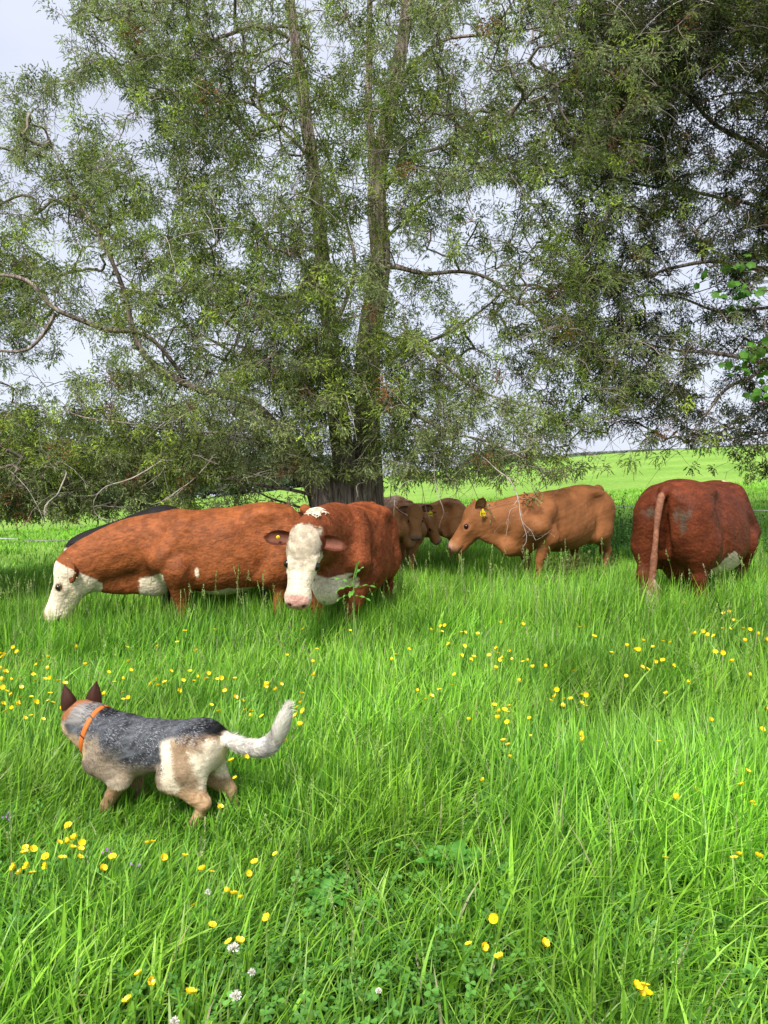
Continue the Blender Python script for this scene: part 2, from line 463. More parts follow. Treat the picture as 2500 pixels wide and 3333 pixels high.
def sample_points(r):
    A, B = [], []
    for i in range(-5, 14):
        for j in range(-4, 25):
            w = DENS[min(max(i, 0), 13), min(max(j, 0), 19)]
            if i < 0: w = min(w, 6) * (1 + i * .12)
            if j < 0 and i < 3: w = 0
            if w <= 0: continue
            n = r.poisson(46.0 * -math.log(max(1 - w / 10.4, .05)))
            for _ in range(n):
                px = (j + r.random()) * 125; py = (i + r.random()) * 120
                cl = fbm(px / 95.0, py / 60.0, 71, 2)                  # boughs: tufts with gaps between them
                if r.random() > sstep(.20, .46, cl + .03 * (w - 5)): continue
                right = 1 / (1 + math.exp(-(px - 1980 - .10 * (py - 800)) / 110))
                if px > 1850 and r.random() < .25 and py < 1400: B.append((px + r.normal(0, 20), py + r.normal(0, 20), 12.2 + r.uniform(-1, 1) * 1.8))
                if 1225 < px < 1560 and py > 1585: continue
                if r.random() < right:
                    Y = 12.2 + r.uniform(-1, 1) * 1.8
                    B.append((px, py, Y))
                else:
                    xr = (px - 1150) / 1500
                    dep = 2.6 * math.sqrt(max(1 - xr * xr, .12))
                    Y = 11.0 + r.uniform(-1, 1) * dep
                    if 560 < py and 950 < px < 1330 and r.random() < .6: Y = r.uniform(9.0, 10.5)
                    if py > 1420: Y = r.uniform(8.9, 11.6) if px > 500 else r.uniform(9.3, 12)
                    A.append((px, py, Y))
    return np.array(A), np.array(B)

def tones_for(P, r, dark):
    n = len(P)
    pal = np.array([[.205, .280, .052], [.290, .345, .140], [.36, .46, .070], [.075, .112, .028], [.24, .295, .082]])
    if dark: p = [.30, .10, .06, .42, .12]
    else: p = [.30, .22, .16, .14, .18]
    k = r.choice(5, n, p=p)
    patch = vnoise(P[:, 0] * 1.3, P[:, 2] * 1.3, 5)
    k = np.where((patch > .66) & (r.random(n) < .6), 1 if not dark else 4, k)
    k = np.where((patch < .3) & (r.random(n) < .5), 3 if dark else 0, k)
    t = pal[k] * (.38 if dark else 1.0) * (.62 + .80 * fbm(P[:, 0] * 1.1, P[:, 2] * 1.9, 15))[:, None]  # dark: same palette dimmed, backlighting painted into the right cedar's foliage
    br = r.random(n) < .012
    t[br] = [.28, .13, .05]
    return t

def build_trees():
    r = np.random.default_rng(11)
    A, B = sample_points(r)
    PA = at(A[:, 0], A[:, 1], A[:, 2]); PB = at(B[:, 0], B[:, 1], B[:, 2])
    L = [limb([(1165, 1960, 10.9), (1155, 1700, 10.9), (1120, 1480, 10.9), (1085, 1200, 10.9), (1060, 950, 11), (1025, 620, 11), (990, 350, 11), (945, 0, 11), (930, -300, 11)], [.27, .22, .155, .135, .125, .115, .105, .085, .05], 60, .012, 1),
         limb([(1190, 1960, 11.0), (1190, 1700, 11.0), (1195, 1450, 11.1), (1195, 1150, 11.2), (1235, 850, 11.2), (1225, 600, 11.2), (1290, 250, 11.2), (1330, 0, 11.2), (1350, -500, 11.2)], [.27, .22, .20, .185, .17, .16, .13, .105, .05], 60, .012, 2),
         limb([(1130, 1960, 10.8), (1060, 1660, 10.8), (1010, 1540, 10.7), (930, 1430, 10.6), (830, 1320, 10.5), (640, 1260, 10.3), (470, 1160, 10.2), (400, 950, 10.1), (330, 780, 10.0), (240, 620, 9.9), (160, 480, 9.8)], [.26, .22, .15, .09, .07, .055, .045, .038, .03, .02, .01], 60, .03, 3),
         limb([(1215, 1000, 11.2), (1230, 760, 11.6), (1205, 420, 11.7), (1205, 100, 11.7), (1200, -300, 11.7)], [.10, .085, .07, .06, .03], 40, .015, 4),
         # big limbs
         limb([(1215, 880, 11.1), (1290, 865, 10.9), (1400, 890, 10.7), (1550, 885, 10.4), (1660, 955, 10.2), (1790, 1060, 10.0), (1900, 1120, 9.9)], [.075, .06, .05, .043, .035, .025, .01], 30, .03, 5),
         limb([(600, 1235, 10.3), (480, 1095, 10.0), (330, 1075, 9.8), (180, 1010, 9.6), (60, 900, 9.5), (-200, 880, 9.4)], [.05, .05, .06, .05, .04, .02], 30, .04, 6),
         limb([(180, 1020, 9.6), (100, 1130, 9.6), (-60, 1130, 9.5)], [.045, .035, .02], 14, .03, 7),
         limb([(1050, 560, 11), (930, 440, 10.8), (790, 330, 10.6), (640, 330, 10.4), (420, 260, 10.2)], [.05, .045, .035, .025, .01], 24, .04, 8),
         limb([(960, 120, 11), (830, 95, 10.8), (700, 130, 10.6), (610, 200, 10.3), (480, 230, 10)], [.05, .045, .035, .025, .01], 24, .04, 9),
         limb([(1060, 900, 11), (900, 960, 10.6), (700, 900, 10.3), (520, 950, 10.0), (330, 900, 9.7)], [.05, .04, .03, .02, .01], 24, .05, 10),
         limb([(1240, 640, 11.2), (1330, 520, 10.9), (1450, 470, 10.6), (1600, 380, 10.2), (1800, 300, 9.9)], [.06, .05, .038, .028, .01], 24, .05, 11),
         limb([(1300, 250, 11.2), (1450, 130, 11), (1650, 100, 10.7), (1850, 60, 10.4)], [.05, .04, .03, .01], 20, .05, 12),
         limb([(1230, 1100, 11.1), (1350, 1120, 10.8), (1480, 1220, 10.5), (1620, 1300, 10.2), (1780, 1330, 9.9)], [.05, .042, .033, .024, .01], 24, .05, 13),
         limb([(1210, 1330, 11), (1330, 1350, 10.6), (1450, 1400, 10.2), (1600, 1450, 9.8), (1720, 1500, 9.5)], [.045, .036, .028, .018, .008], 20, .05, 14),
         limb([(1085, 1640, 10.8), (960, 1600, 10.5), (800, 1560, 10.2), (620, 1540, 9.9), (430, 1500, 9.8), (200, 1480, 9.7)], [.05, .042, .034, .026, .02, .01], 28, .05, 15),
         limb([(1110, 1690, 10.7), (960, 1640, 10.3), (840, 1610, 10.0), (700, 1570, 9.8)], [.035, .03, .02, .01], 18, .05, 16),
         limb([(1030, 1560, 10.7), (880, 1440, 10.2), (700, 1400, 9.7), (450, 1380, 9.3), (200, 1350, 9.2)], [.05, .04, .03, .02, .01], 24, .06, 17),
         limb([(1100, 1350, 10.9), (960, 1250, 10.3), (800, 1130, 9.8), (640, 1100, 9.5)], [.05, .04, .025, .01], 20, .06, 18),
         limb([(1100, 1050, 10.9), (1150, 850, 11.6), (1100, 600, 12.2), (1000, 350, 12.6)], [.05, .04, .03, .01], 20, .06, 19),
         limb([(1200, 1200, 11.3), (1400, 1100, 12.0), (1600, 1000, 12.6), (1750, 800, 12.9)], [.05, .04, .03, .01], 20, .06, 20),
         limb([(1080, 1300, 11.1), (850, 1200, 12), (600, 1050, 12.5), (350, 850, 12.6)], [.06, .045, .03, .01], 24, .06, 21),
         limb([(1240, 780, 11.3), (1400, 650, 12.2), (1550, 500, 12.7)], [.05, .035, .01], 18, .06, 22)]
    tw = [([(1560, 1480, 9.0), (1610, 1530, 8.8), (1660, 1570, 8.6), (1700, 1640, 8.5), (1710, 1720, 8.45), (1712, 1775, 8.4)], [.012, .011, .010, .009, .006, .003]),
          ([(1690, 1620, 8.5), (1660, 1665, 8.4), (1665, 1720, 8.4)], [.006, .005, .002]),
          ([(1700, 1680, 8.5), (1735, 1740, 8.4), (1790, 1750, 8.3)], [.006, .005, .002]),
          ([(1400, 1470, 9.2), (1410, 1560, 9.1), (1440, 1640, 9.0), (1440, 1680, 9.0)], [.010, .008, .006, .003]),
          ([(1350, 1560, 8.8), (1290, 1580, 8.8), (1285, 1640, 8.7), (1285, 1700, 8.7)], [.006, .005, .005, .002]),
          ([(560, 1500, 9.0), (440, 1560, 8.9), (360, 1590, 8.8), (318, 1640, 8.8), (325, 1690, 8.8), (380, 1700, 8.8)], [.014, .013, .011, .009, .007, .003]),
          ([(700, 1480, 9.0), (620, 1570, 8.9), (560, 1620, 8.8), (500, 1650, 8.8)], [.010, .009, .007, .004]),
          ([(210, 1530, 9.2), (190, 1610, 9.1), (160, 1650, 9.0), (140, 1680, 9.0)], [.016, .014, .010, .004]),
          ([(1900, 1480, 9.6), (1850, 1520, 9.5), (1760, 1530, 9.4), (1690, 1500, 9.4)], [.006, .007, .009, .010]),
          ([(1180, 1560, 9.3), (1160, 1620, 9.2), (1130, 1650, 9.2)], [.006, .005, .002])]
    cedar('cedar_tree', 'tall many trunked cedar spreading over the cows, its base behind the white faced cow', L, PA, tones_for(PA, r, False), r, (at(1165, 1900, 10.9)[0], 10.9),
          rad=.115, nspr=30, nlf=14, trunks=4, extra_twigs=tw, bare=1500)
    R_ = [limb([(2800, 1950, 12.6), (2790, 1500, 12.6), (2760, 900, 12.5), (2740, 400, 12.5), (2700, -100, 12.4), (2700, -500, 12.4)], [.30, .24, .20, .16, .11, .05], 50, .02, 31),
          limb([(2770, 900, 12.5), (2600, 880, 12.3), (2480, 875, 12.1), (2330, 850, 12.0), (2180, 875, 11.9), (2060, 905, 11.8), (1900, 860, 11.7)], [.10, .085, .07, .055, .04, .028, .01], 34, .025, 32),
          limb([(2780, 1300, 12.6), (2600, 1200, 12.4), (2480, 1180, 12.2), (2330, 1150, 12.1), (2230, 1145, 12.0), (2080, 1120, 11.9), (1900, 1160, 11.8)], [.09, .08, .065, .05, .04, .03, .01], 34, .03, 33),
          limb([(2780, 1260, 12.6), (2560, 1180, 12.0), (2440, 1230, 11.8), (2360, 1270, 11.6), (2280, 1360, 11.5), (2230, 1430, 11.4)], [.07, .06, .05, .04, .028, .01], 26, .03, 34),
          limb([(2750, 620, 12.5), (2560, 560, 12.3), (2440, 470, 12.1), (2340, 410, 12.0), (2230, 300, 11.9), (2120, 210, 11.8), (1950, 150, 11.7)], [.10, .085, .07, .055, .04, .028, .01], 34, .03, 35),
          limb([(2740, 480, 12.5), (2560, 350, 12.2), (2450, 300, 12), (2330, 310, 12)], [.07, .055, .04, .02], 20, .03, 36),
          limb([(2760, 1000, 12.5), (2560, 1000, 12.8), (2350, 1010, 12.9), (2150, 960, 12.8), (1950, 1000, 12.6)], [.07, .055, .04, .03, .01], 26, .03, 37),
          limb([(2735, 300, 12.4), (2500, 150, 12.2), (2300, 60, 12.0), (2000, 20, 11.9)], [.08, .06, .045, .01], 26, .04, 38),
          limb([(2770, 760, 12.5), (2550, 700, 12.9), (2350, 640, 13), (2100, 600, 12.8), (1850, 560, 12.4)], [.08, .06, .05, .035, .01], 28, .04, 39),
          limb([(2790, 1450, 12.6), (2600, 1400, 12.3), (2400, 1420, 12.0), (2250, 1440, 11.8)], [.06, .045, .03, .01], 20, .04, 40)]
    cedar('cedar_tree', 'dark cedar whose limbs reach in from beyond the right edge above the rear view cow', R_, PB, tones_for(PB, r, True), r, (at(2800, 1900, 12.6)[0], 12.6),
          rad=.12, nspr=30, nlf=14, trunks=1, twig_col=(.15, .095, .075), bare=1200, lsize=(.020, .0115))
    # bright broad-leaved sapling at the right edge
    x0, y0 = at(2640, 1800, 11.2)[0], 11.2
    root = empty('maple_sapling', (x0, y0, terrain(x0, y0))); off = np.array(root.location)
    tag(root, 'slender sapling with bright green broad leaves at the right edge', 'sapling')
    T = Tubes(); st = catmull([off, at(2620, 1400, 11.0), at(2560, 1100, 10.8), at(2520, 900, 10.7)], 20)
    T.add(st, np.linspace(.03, .01, 20), 7, (.16, .13, .09))
    lv = [(2410, 955), (2380, 1000), (2440, 945), (2385, 880), (2440, 870), (2350, 945), (2400, 1165), (2430, 1185), (2480, 1190), (2495, 1210), (2380, 1190), (2470, 1120), (2490, 1130), (2450, 1150), (2475, 1265), (2460, 1280), (2285, 905), (2360, 975), (2500, 1100), (2395, 990), (2520, 1180), (2530, 1000), (2550, 1060), (2465, 960)]
    Vs, Ts, Cs, n = [], [], [], 0
    for k, (a, b) in enumerate(lv):
        c = at(a, b, r.uniform(10.5, 11.1)); j = np.argmin(((st - c) ** 2).sum(1)); mid = (st[j] + c) / 2 + [0, 0, .08]
        T.add(catmull([st[j], mid, c], 8), np.linspace(.006, .003, 8), 4, (.17, .16, .08))
        for q in range(4):
            cc = c + r.normal(0, .07, 3); nr = r.normal(0, 1, 3) + [0, -.8, .9]; nr /= np.linalg.norm(nr)
            u = np.cross(nr, r.normal(0, 1, 3)); u /= np.linalg.norm(u); w = np.cross(nr, u)
            s = r.uniform(.05, .085)
            ang = np.linspace(0, 2 * np.pi, 16)[:-1]; rad = s * (.62 + .38 * np.abs(np.cos(ang * 2.5)))
            V = cc + rad[:, None] * (np.cos(ang)[:, None] * u + np.sin(ang)[:, None] * w) - nr * (rad[:, None] ** 2) * 3
            Vs.append(np.concatenate([[cc], V])); Ts.append(np.array([[0, 1 + i, 1 + (i + 1) % 15] for i in range(15)]) + n); n += 16
            Cs.append(np.tile(np.array([.10, .27, .025]) * r.uniform(.7, 1.3), (16, 1)))
    T.build('trunk', M_TWIG, root, off)
    mesh_obj('crown', np.concatenate(Vs) - off, tris=np.concatenate(Ts), mat=M_BROAD, parent=root, colour=np.concatenate(Cs), smooth=False)

def build_background_trees():
    r = np.random.default_rng(23)
    # woodland edge beyond the field on the left: (px, top py, depth, width m)
    spec = [(-520, 1380, 60, 12), (-260, 1340, 64, 11), (-60, 1400, 58, 10), (110, 1360, 62, 11), (260, 1440, 60, 8), (390, 1400, 66, 10), (540, 1450, 64, 8), (660, 1430, 70, 9), (790, 1470, 72, 8), (900, 1450, 78, 9), (1030, 1480, 80, 8),
            (30, 1330, 74, 12), (320, 1350, 78, 12), (600, 1390, 84, 12)]
    labels = ['tall', 'grey green', 'spreading', 'rounded', 'small', 'leafy', 'narrow', 'bushy', 'low', 'pale', 'slim', 'broad', 'lofty', 'distant']
    for k, (px, py, Y, w) in enumerate(spec):
        p = at(px, py, Y); x = p[0]; g = float(terrain(x, Y)); g = min(g, at(px, 1700 - max(px, 0) * .1, Y)[2])
        h = p[2] - g
        root = empty('woodland_tree', (x, Y, g)); tag(root, 'hazy grey green woodland tree standing beyond the field at the left, behind the cedar branches', 'tree', 'woodland trees beyond the field')
        T = Tubes(); T.add(catmull([[0, 0, -1], [.1, 0, h * .3], [-.1, .1, h * .8]], 8), np.linspace(.28, .08, 8), 8, (.16, .13, .11))
        for b in range(7):
            a = r.uniform(0, 6.28); z = h * r.uniform(.2, .7)
            T.add(catmull([[0, 0, z], [w * .2 * math.cos(a), w * .2 * math.sin(a), z + h * .1], [w * .4 * math.cos(a), w * .4 * math.sin(a), z + h * .14]], 6), np.linspace(.10, .03, 6), 5, (.17, .14, .12))
        T.build('trunk', M_TWIG, root)
        m = 90
        u = r.normal(0, 1, (m, 3)); u /= np.linalg.norm(u, axis=1, keepdims=True); u *= r.uniform(.35, 1, (m, 1))
        c = u * np.array([w * .5, w * .45, h * .47]) + np.array([0, 0, h * .50])
        q = 90; N = m * q
        P = np.repeat(c, q, 0) + r.normal(0, .42, (N, 3)) * np.array([1, 1, .7])
        d = r.normal(0, 1, (N, 3)); d /= np.linalg.norm(d, axis=1, keepdims=True); e = np.cross(d, r.normal(0, 1, (N, 3))); e /= np.linalg.norm(e, axis=1, keepdims=True)
        s = r.uniform(.10, .2, (N, 1))
        V = np.stack([P - d * s, P + e * s * .8, P + d * s, P - e * s * .8], 1).reshape(-1, 3)
        tone = np.array([.20, .24, .16]) * r.uniform(.75, 1.3); C = np.repeat(np.repeat(tone * r.uniform(.6, 1.4, (m, 1)), q, 0), 4, 0)  # pale crown tone: distance haze is put into the leaf colour
        mesh_obj('crown', V, quads=np.arange(N * 4).reshape(-1, 4), mat=M_LEAF, parent=root, colour=C, smooth=False)
    # far hedgerow along the crest at the right: too far and merged to count
    N = 26000
    px = r.uniform(1500, 2900, N); Y = r.uniform(74, 82, N)
    x = (px - 1250) / FPX * Y
    top = .25 + .6 * vnoise(x * .35, Y * 0, 4) + .5 * (vnoise(x * .12, Y * 0, 9) > .6)
    crest = at(px, 1440 + (2500 - px) * .055, Y)[:, 2]
    z = crest - .8 + r.random(N) * top * 1.0
    P = np.stack([x, Y, z], 1); d = r.normal(0, 1, (N, 3)); d /= np.linalg.norm(d, axis=1, keepdims=True); e = np.cross(d, r.normal(0, 1, (N, 3))); e /= np.linalg.norm(e, axis=1, keepdims=True)
    s = r.uniform(.10, .2, (N, 1)); V = np.stack([P - d * s, P + e * s * .8, P + d * s, P - e * s * .8], 1).reshape(-1, 3)
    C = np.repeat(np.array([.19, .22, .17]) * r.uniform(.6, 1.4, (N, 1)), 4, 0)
    o = mesh_obj('hedgerow', V, quads=np.arange(N * 4).reshape(-1, 4), mat=M_LEAF, colour=C, smooth=False)
    tag(o, 'far grey green hedgerow along the crest of the field at the right', 'hedgerow', kind='stuff')
build_trees()
build_background_trees()
# ------------------------------------------------------------------ animals: implicit bodies meshed as one continuous surface
class Field:
    def __init__(s, lo, hi, res):
        s.lo = np.array(lo, float); s.res = res
        s.n = np.ceil((np.array(hi) - s.lo) / res).astype(int) + 1
        s.F = np.full(s.n, 0.5, np.float32)
    def box(s, lo, hi):
        a = np.clip(np.floor((np.asarray(lo) - s.lo) / s.res).astype(int), 0, s.n - 1)
        b = np.clip(np.ceil((np.asarray(hi) - s.lo) / s.res).astype(int) + 1, 1, s.n)
        sl = tuple(slice(int(x), int(max(y, x + 1))) for x, y in zip(a, b))
        ax = [s.lo[i] + np.arange(sl[i].start, sl[i].stop) * s.res for i in range(3)]
        return sl, np.stack(np.meshgrid(*ax, indexing='ij'), -1).astype(np.float32)
    def union(s, sl, d, k):
        a = s.F[sl]
        h = np.clip(k - np.abs(a - d), 0, None) / k
        s.F[sl] = np.minimum(a, d) - h * h * k * 0.25
    def carve(s, sl, d, k):
        a = s.F[sl]; d = -d
        h = np.clip(k - np.abs(a - d), 0, None) / k
        s.F[sl] = np.maximum(a, d) + h * h * k * 0.25
    def cone(s, a, b, ra, rb, k=0.05, sq=None):
        """round cone a->b; sq = (axis, factor) flattens it across that axis"""
        a = np.asarray(a, np.float32); b = np.asarray(b, np.float32); m = max(ra, rb) * 1.3 + k + 0.03
        sl, P = s.box(np.minimum(a, b) - m, np.maximum(a, b) + m)
        ab = b - a; t = np.clip(((P - a) @ ab) / (ab @ ab + 1e-9), 0, 1)
        q = P - (a + t[..., None] * ab)
        f = 1.0
        if sq is not None:
            ax = np.asarray(sq[0], np.float32); ax = ax / np.linalg.norm(ax)
            c = q @ ax
            q = q + (c * (1 / sq[1] - 1))[..., None] * ax
            f = 0.5 * (1 + min(sq[1], 1))
        s.union(sl, (np.linalg.norm(q, axis=-1) - (ra + (rb - ra) * t)) * f, k)
    def ell(s, c, r, k=0.05, M=None, carve=False, p=2.0):
        c = np.asarray(c, np.float32); r = np.asarray(r, np.float32); m = r.max() * 1.1 + k + 0.02
        sl, P = s.box(c - m, c + m)
        q = P - c
        if M is not None: q = q @ np.asarray(M, np.float32)     # columns of M = local axes
        g = np.sum(np.abs(q / r) ** p, -1) ** (1 / p)
        d = (g - 1) * r.min()
        (s.carve if carve else s.union)(sl, d, k)
    def torso(s, tab, p=2.5, k=0.05, bend=None, taper=0.12):
        tab = np.asarray(tab, float); xs = tab[:, 0]
        lo = [xs[0] - 0.02, -tab[:, 3].max() - 0.1, tab[:, 2].min() - 0.1]; hi = [xs[-1] + 0.02, tab[:, 3].max() + 0.1, tab[:, 1].max() + 0.1]
        if bend: lo[1] -= 0.25; hi[1] += 0.25
        sl, P = s.box(lo, hi)
        X = P[:, 0, 0, 0]
        def sp(c):                                       # smooth monotone-ish interpolation
            i = np.clip(np.searchsorted(xs, X) - 1, 0, len(xs) - 2)
            t = np.clip((X - xs[i]) / (xs[i + 1] - xs[i]), 0, 1)
            m = np.gradient(c, xs); h = xs[i + 1] - xs[i]
            return (2 * t ** 3 - 3 * t ** 2 + 1) * c[i] + (t ** 3 - 2 * t ** 2 + t) * h * m[i] + (-2 * t ** 3 + 3 * t ** 2) * c[i + 1] + (t ** 3 - t ** 2) * h * m[i + 1]
        top, bot, w = sp(tab[:, 1]), sp(tab[:, 2]), sp(tab[:, 3])
        zc = (top + bot) / 2; hh = (top - bot) / 2
        yc = bend(X) if bend else 0 * X
        Z = (P[..., 2] - zc[:, None, None]) / hh[:, None, None]
        W = w[:, None, None] * (1 - taper * np.clip(Z, -1, 1) ** 1)
        g = (np.abs((P[..., 1] - yc[:, None, None]) / W) ** p + np.abs(Z) ** p) ** (1 / p)
        d = (g - 1) * np.minimum(w, hh)[:, None, None]
        end = np.maximum(P[..., 0] - xs[-1], xs[0] - P[..., 0])
        s.union(sl, np.maximum(d, end), k)
    def mesh(s):
        F = s.F; n = F.shape
        neg = F < 0
        cnt = np.zeros([m - 1 for m in n], np.int16)
        for i in (0, 1):
            for j in (0, 1):
                for k in (0, 1):
                    cnt += neg[i:n[0] - 1 + i, j:n[1] - 1 + j, k:n[2] - 1 + k]
        act = (cnt > 0) & (cnt < 8)
        idx = np.full(act.shape, -1, np.int64); C = np.argwhere(act); idx[act] = np.arange(len(C))
        S = np.zeros((len(C), 3)); N = np.zeros(len(C))
        cor = [(i, j, k) for i in (0, 1) for j in (0, 1) for k in (0, 1)]
        for a in cor:
            for ax in range(3):
                if a[ax]: continue
                b = list(a); b[ax] = 1
                fa = F[C[:, 0] + a[0], C[:, 1] + a[1], C[:, 2] + a[2]]; fb = F[C[:, 0] + b[0], C[:, 1] + b[1], C[:, 2] + b[2]]
                m = (fa < 0) != (fb < 0)
                t = np.where(m, fa / np.where(m, fa - fb, 1), 0)
                p = np.tile(np.array(a, float), (len(C), 1)); p[:, ax] = t
                S[m] += p[m]; N[m] += 1
        V = s.lo + (C + S / N[:, None]) * s.res
        Q = []
        for ax in range(3):
            u, w = (ax + 1) % 3, (ax + 2) % 3
            sl0 = [slice(1, m - 1) for m in n]; sl0[ax] = slice(0, n[ax] - 1)
            sl1 = list(sl0); sl1[ax] = slice(1, n[ax])
            a = neg[tuple(sl0)]; b = neg[tuple(sl1)]
            for flip, msk in ((False, a & ~b), (True, ~a & b)):
                E = np.argwhere(msk)
                if not len(E): continue
                E[:, u] += 1; E[:, w] += 1
                def g(du, dw):
                    e = E.copy(); e[:, u] -= du; e[:, w] -= dw
                    return idx[e[:, 0], e[:, 1], e[:, 2]]
                q = np.stack([g(0, 0), g(1, 0), g(1, 1), g(0, 1)], -1)
                Q.append(q[:, ::-1] if flip else q)
        Q = np.concatenate(Q)
        # keep only quads all of whose cells exist, relax the surface a little
        Q = Q[(Q >= 0).all(1)]
        for _ in range(2):
            A = np.zeros_like(V); W = np.zeros(len(V))
            for i in range(4):
                np.add.at(A, Q[:, i], V[Q[:, (i + 1) % 4]]); np.add.at(W, Q[:, i], 1)
                np.add.at(A, Q[:, i], V[Q[:, (i + 3) % 4]]); np.add.at(W, Q[:, i], 1)
            V = V * 0.5 + 0.5 * A / np.maximum(W, 1)[:, None]
        return V, Q

def vnormals(V, Q):
    n = np.cross(V[Q[:, 2]] - V[Q[:, 0]], V[Q[:, 3]] - V[Q[:, 1]])
    N = np.zeros_like(V)
    for i in range(4): np.add.at(N, Q[:, i], n)
    return N / (np.linalg.norm(N, axis=1, keepdims=True) + 1e-12)

def frame(f, u):
    f = np.asarray(f, float); f /= np.linalg.norm(f)
    s = np.cross(u, f); s /= np.linalg.norm(s)
    return np.stack([f, s, np.cross(f, s)], 1)      # columns: forward, left, up

def fur(name, V, Q, C, N, count, length, flow, mat, parent, width=0.0035, lift=0.35, dens=None, curl=0.0, seed=1, cvar=0.18, lenf=None, speckle=None):
    """short hair: thin two-segment blades rooted on the body mesh, lying along `flow`"""
    r = np.random.default_rng(seed)
    n = np.cross(V[Q[:, 2]] - V[Q[:, 0]], V[Q[:, 3]] - V[Q[:, 1]]); A = np.linalg.norm(n, axis=1)
    if dens is not None: A = A * dens(V[Q].mean(1))
    A = A / A.sum()
    f = r.choice(len(Q), count, p=A)
    u, w = r.random((2, count, 1))
    q = Q[f]
    bl = lambda X: (X[q[:, 0]] * (1 - u) + X[q[:, 1]] * u) * (1 - w) + (X[q[:, 3]] * (1 - u) + X[q[:, 2]] * u) * w
    P, NN, CC = bl(V), bl(N), bl(C)
    NN /= np.linalg.norm(NN, axis=1, keepdims=True) + 1e-9
    D = flow(P) + r.normal(0, 0.28, P.shape)
    if curl:
        D = D + curl * np.stack([np.sin(P[:, 1] * 90 + P[:, 2] * 60), np.cos(P[:, 2] * 85 + P[:, 0] * 50), np.sin(P[:, 0] * 80 - P[:, 1] * 70)], -1)
    D -= (D * NN).sum(1, keepdims=True) * NN
    D /= np.linalg.norm(D, axis=1, keepdims=True) + 1e-9
    L = length * r.uniform(0.6, 1.3, (count, 1))
    if lenf is not None: L = L * lenf(P)[:, None]
    S = np.cross(NN, D) * width * 0.5 * (0.7 + 0.6 * r.random((count, 1)))
    root = P - NN * 0.002
    mid = root + L * 0.55 * (D + lift * NN)
    bend = np.cross(NN, D) * (curl * r.choice([-1, 1], (count, 1)) * 0.6)
    tip = root + L * (D * 1.0 + lift * 0.9 * NN + bend)
    v = np.stack([root - S, root + S, mid - S * 0.8, mid + S * 0.8, tip], 1).reshape(-1, 3)
    b = np.arange(count)[:, None] * 5
    quads = b + np.array([[0, 1, 3, 2]]); tris = b + np.array([[2, 3, 4]])
    CC = CC * (1 + r.normal(0, cvar, (count, 1)))
    if speckle is not None: CC = speckle(P, CC, r)
    CC = np.clip(CC, 0.004, 0.9)
    return mesh_obj(name, v, tris=tris, quads=quads, mat=mat, parent=parent, colour=np.repeat(CC, 5, 0))

def ear_mesh(base, out, up, L, W, cin, cout, thick=0.008, cup=0.35, tilt=0.0, droop=0.1, pointed=False):
    """a cupped leaf-shaped ear with thickness: inner side faces `up` x `out`"""
    out = np.asarray(out, float) / np.linalg.norm(out)
    face = np.asarray(up, float) - np.dot(up, out) * out; face /= np.linalg.norm(face)     # opening direction
    wd = np.cross(out, face)
    nu, nv = 13, 9
    t = np.linspace(0, 1, nu)[:, None]; s = np.linspace(-1, 1, nv)[None]
    prof = W * .5 * 1.9 * np.clip(t + .05, 0, 1) ** .6 * (1.001 - t) ** .5
    if pointed: prof = W * 0.5 * (1.02 - t) ** 0.72 * (1 + 0.25 * np.sin(np.pi * t))
    depth = -cup * W * (1 - s ** 2) * np.sin(np.pi * np.clip(t * 0.8 + 0.2, 0, 1))
    base = np.asarray(base, float)
    def layer(o):
        return base + (t * L)[..., None] * out + (s * prof)[..., None] * wd + (depth + o * (1 - s ** 2))[..., None] * face - (droop * L * t ** 2)[..., None] * np.array([0, 0, 1.0])
    a = layer(0.0); b = layer(-thick * 2)
    V = np.concatenate([a.reshape(-1, 3), b.reshape(-1, 3)])
    i = np.arange(nu - 1)[:, None] * nv; j = np.arange(nv - 1)[None]
    q = np.stack([i + j, i + j + 1, i + nv + j + 1, i + nv + j], -1).reshape(-1, 4)
    Q = [q, q[:, ::-1] + nu * nv]
    C = np.concatenate([np.tile(cin, (nu * nv, 1)), np.tile(cout, (nu * nv, 1))]).astype(float)
    edge = (np.abs(np.tile(s, (nu, 1))).ravel() > 0.6) | (np.repeat(t.ravel(), nv) > .88)
    C[:nu * nv][edge] = np.asarray(cout) * 0.9
    return V, np.concatenate(Q), C, (base + 0.55 * L * out - droop * L * 0.3 * np.array([0, 0, 1.0]), out, face, wd)

def ball(name, c, r, mat, parent, sq=(1, 1, 1), k=14):
    u = np.linspace(0, np.pi, k)[:, None]; w = (np.arange(2 * k) / (2 * k) * 2 * np.pi)[None]
    v = np.stack([np.sin(u) * np.cos(w), np.sin(u) * np.sin(w), np.cos(u) + 0 * w], -1).reshape(-1, 3) * r * np.array(sq) + np.asarray(c)
    n = 2 * k; i = np.arange(k - 1)[:, None] * n; j = np.arange(n)[None]; j2 = (j + 1) % n
    return mesh_obj(name, v, quads=np.stack([i + j, i + n + j, i + n + j2, i + j2], -1).reshape(-1, 4), mat=mat, parent=parent)

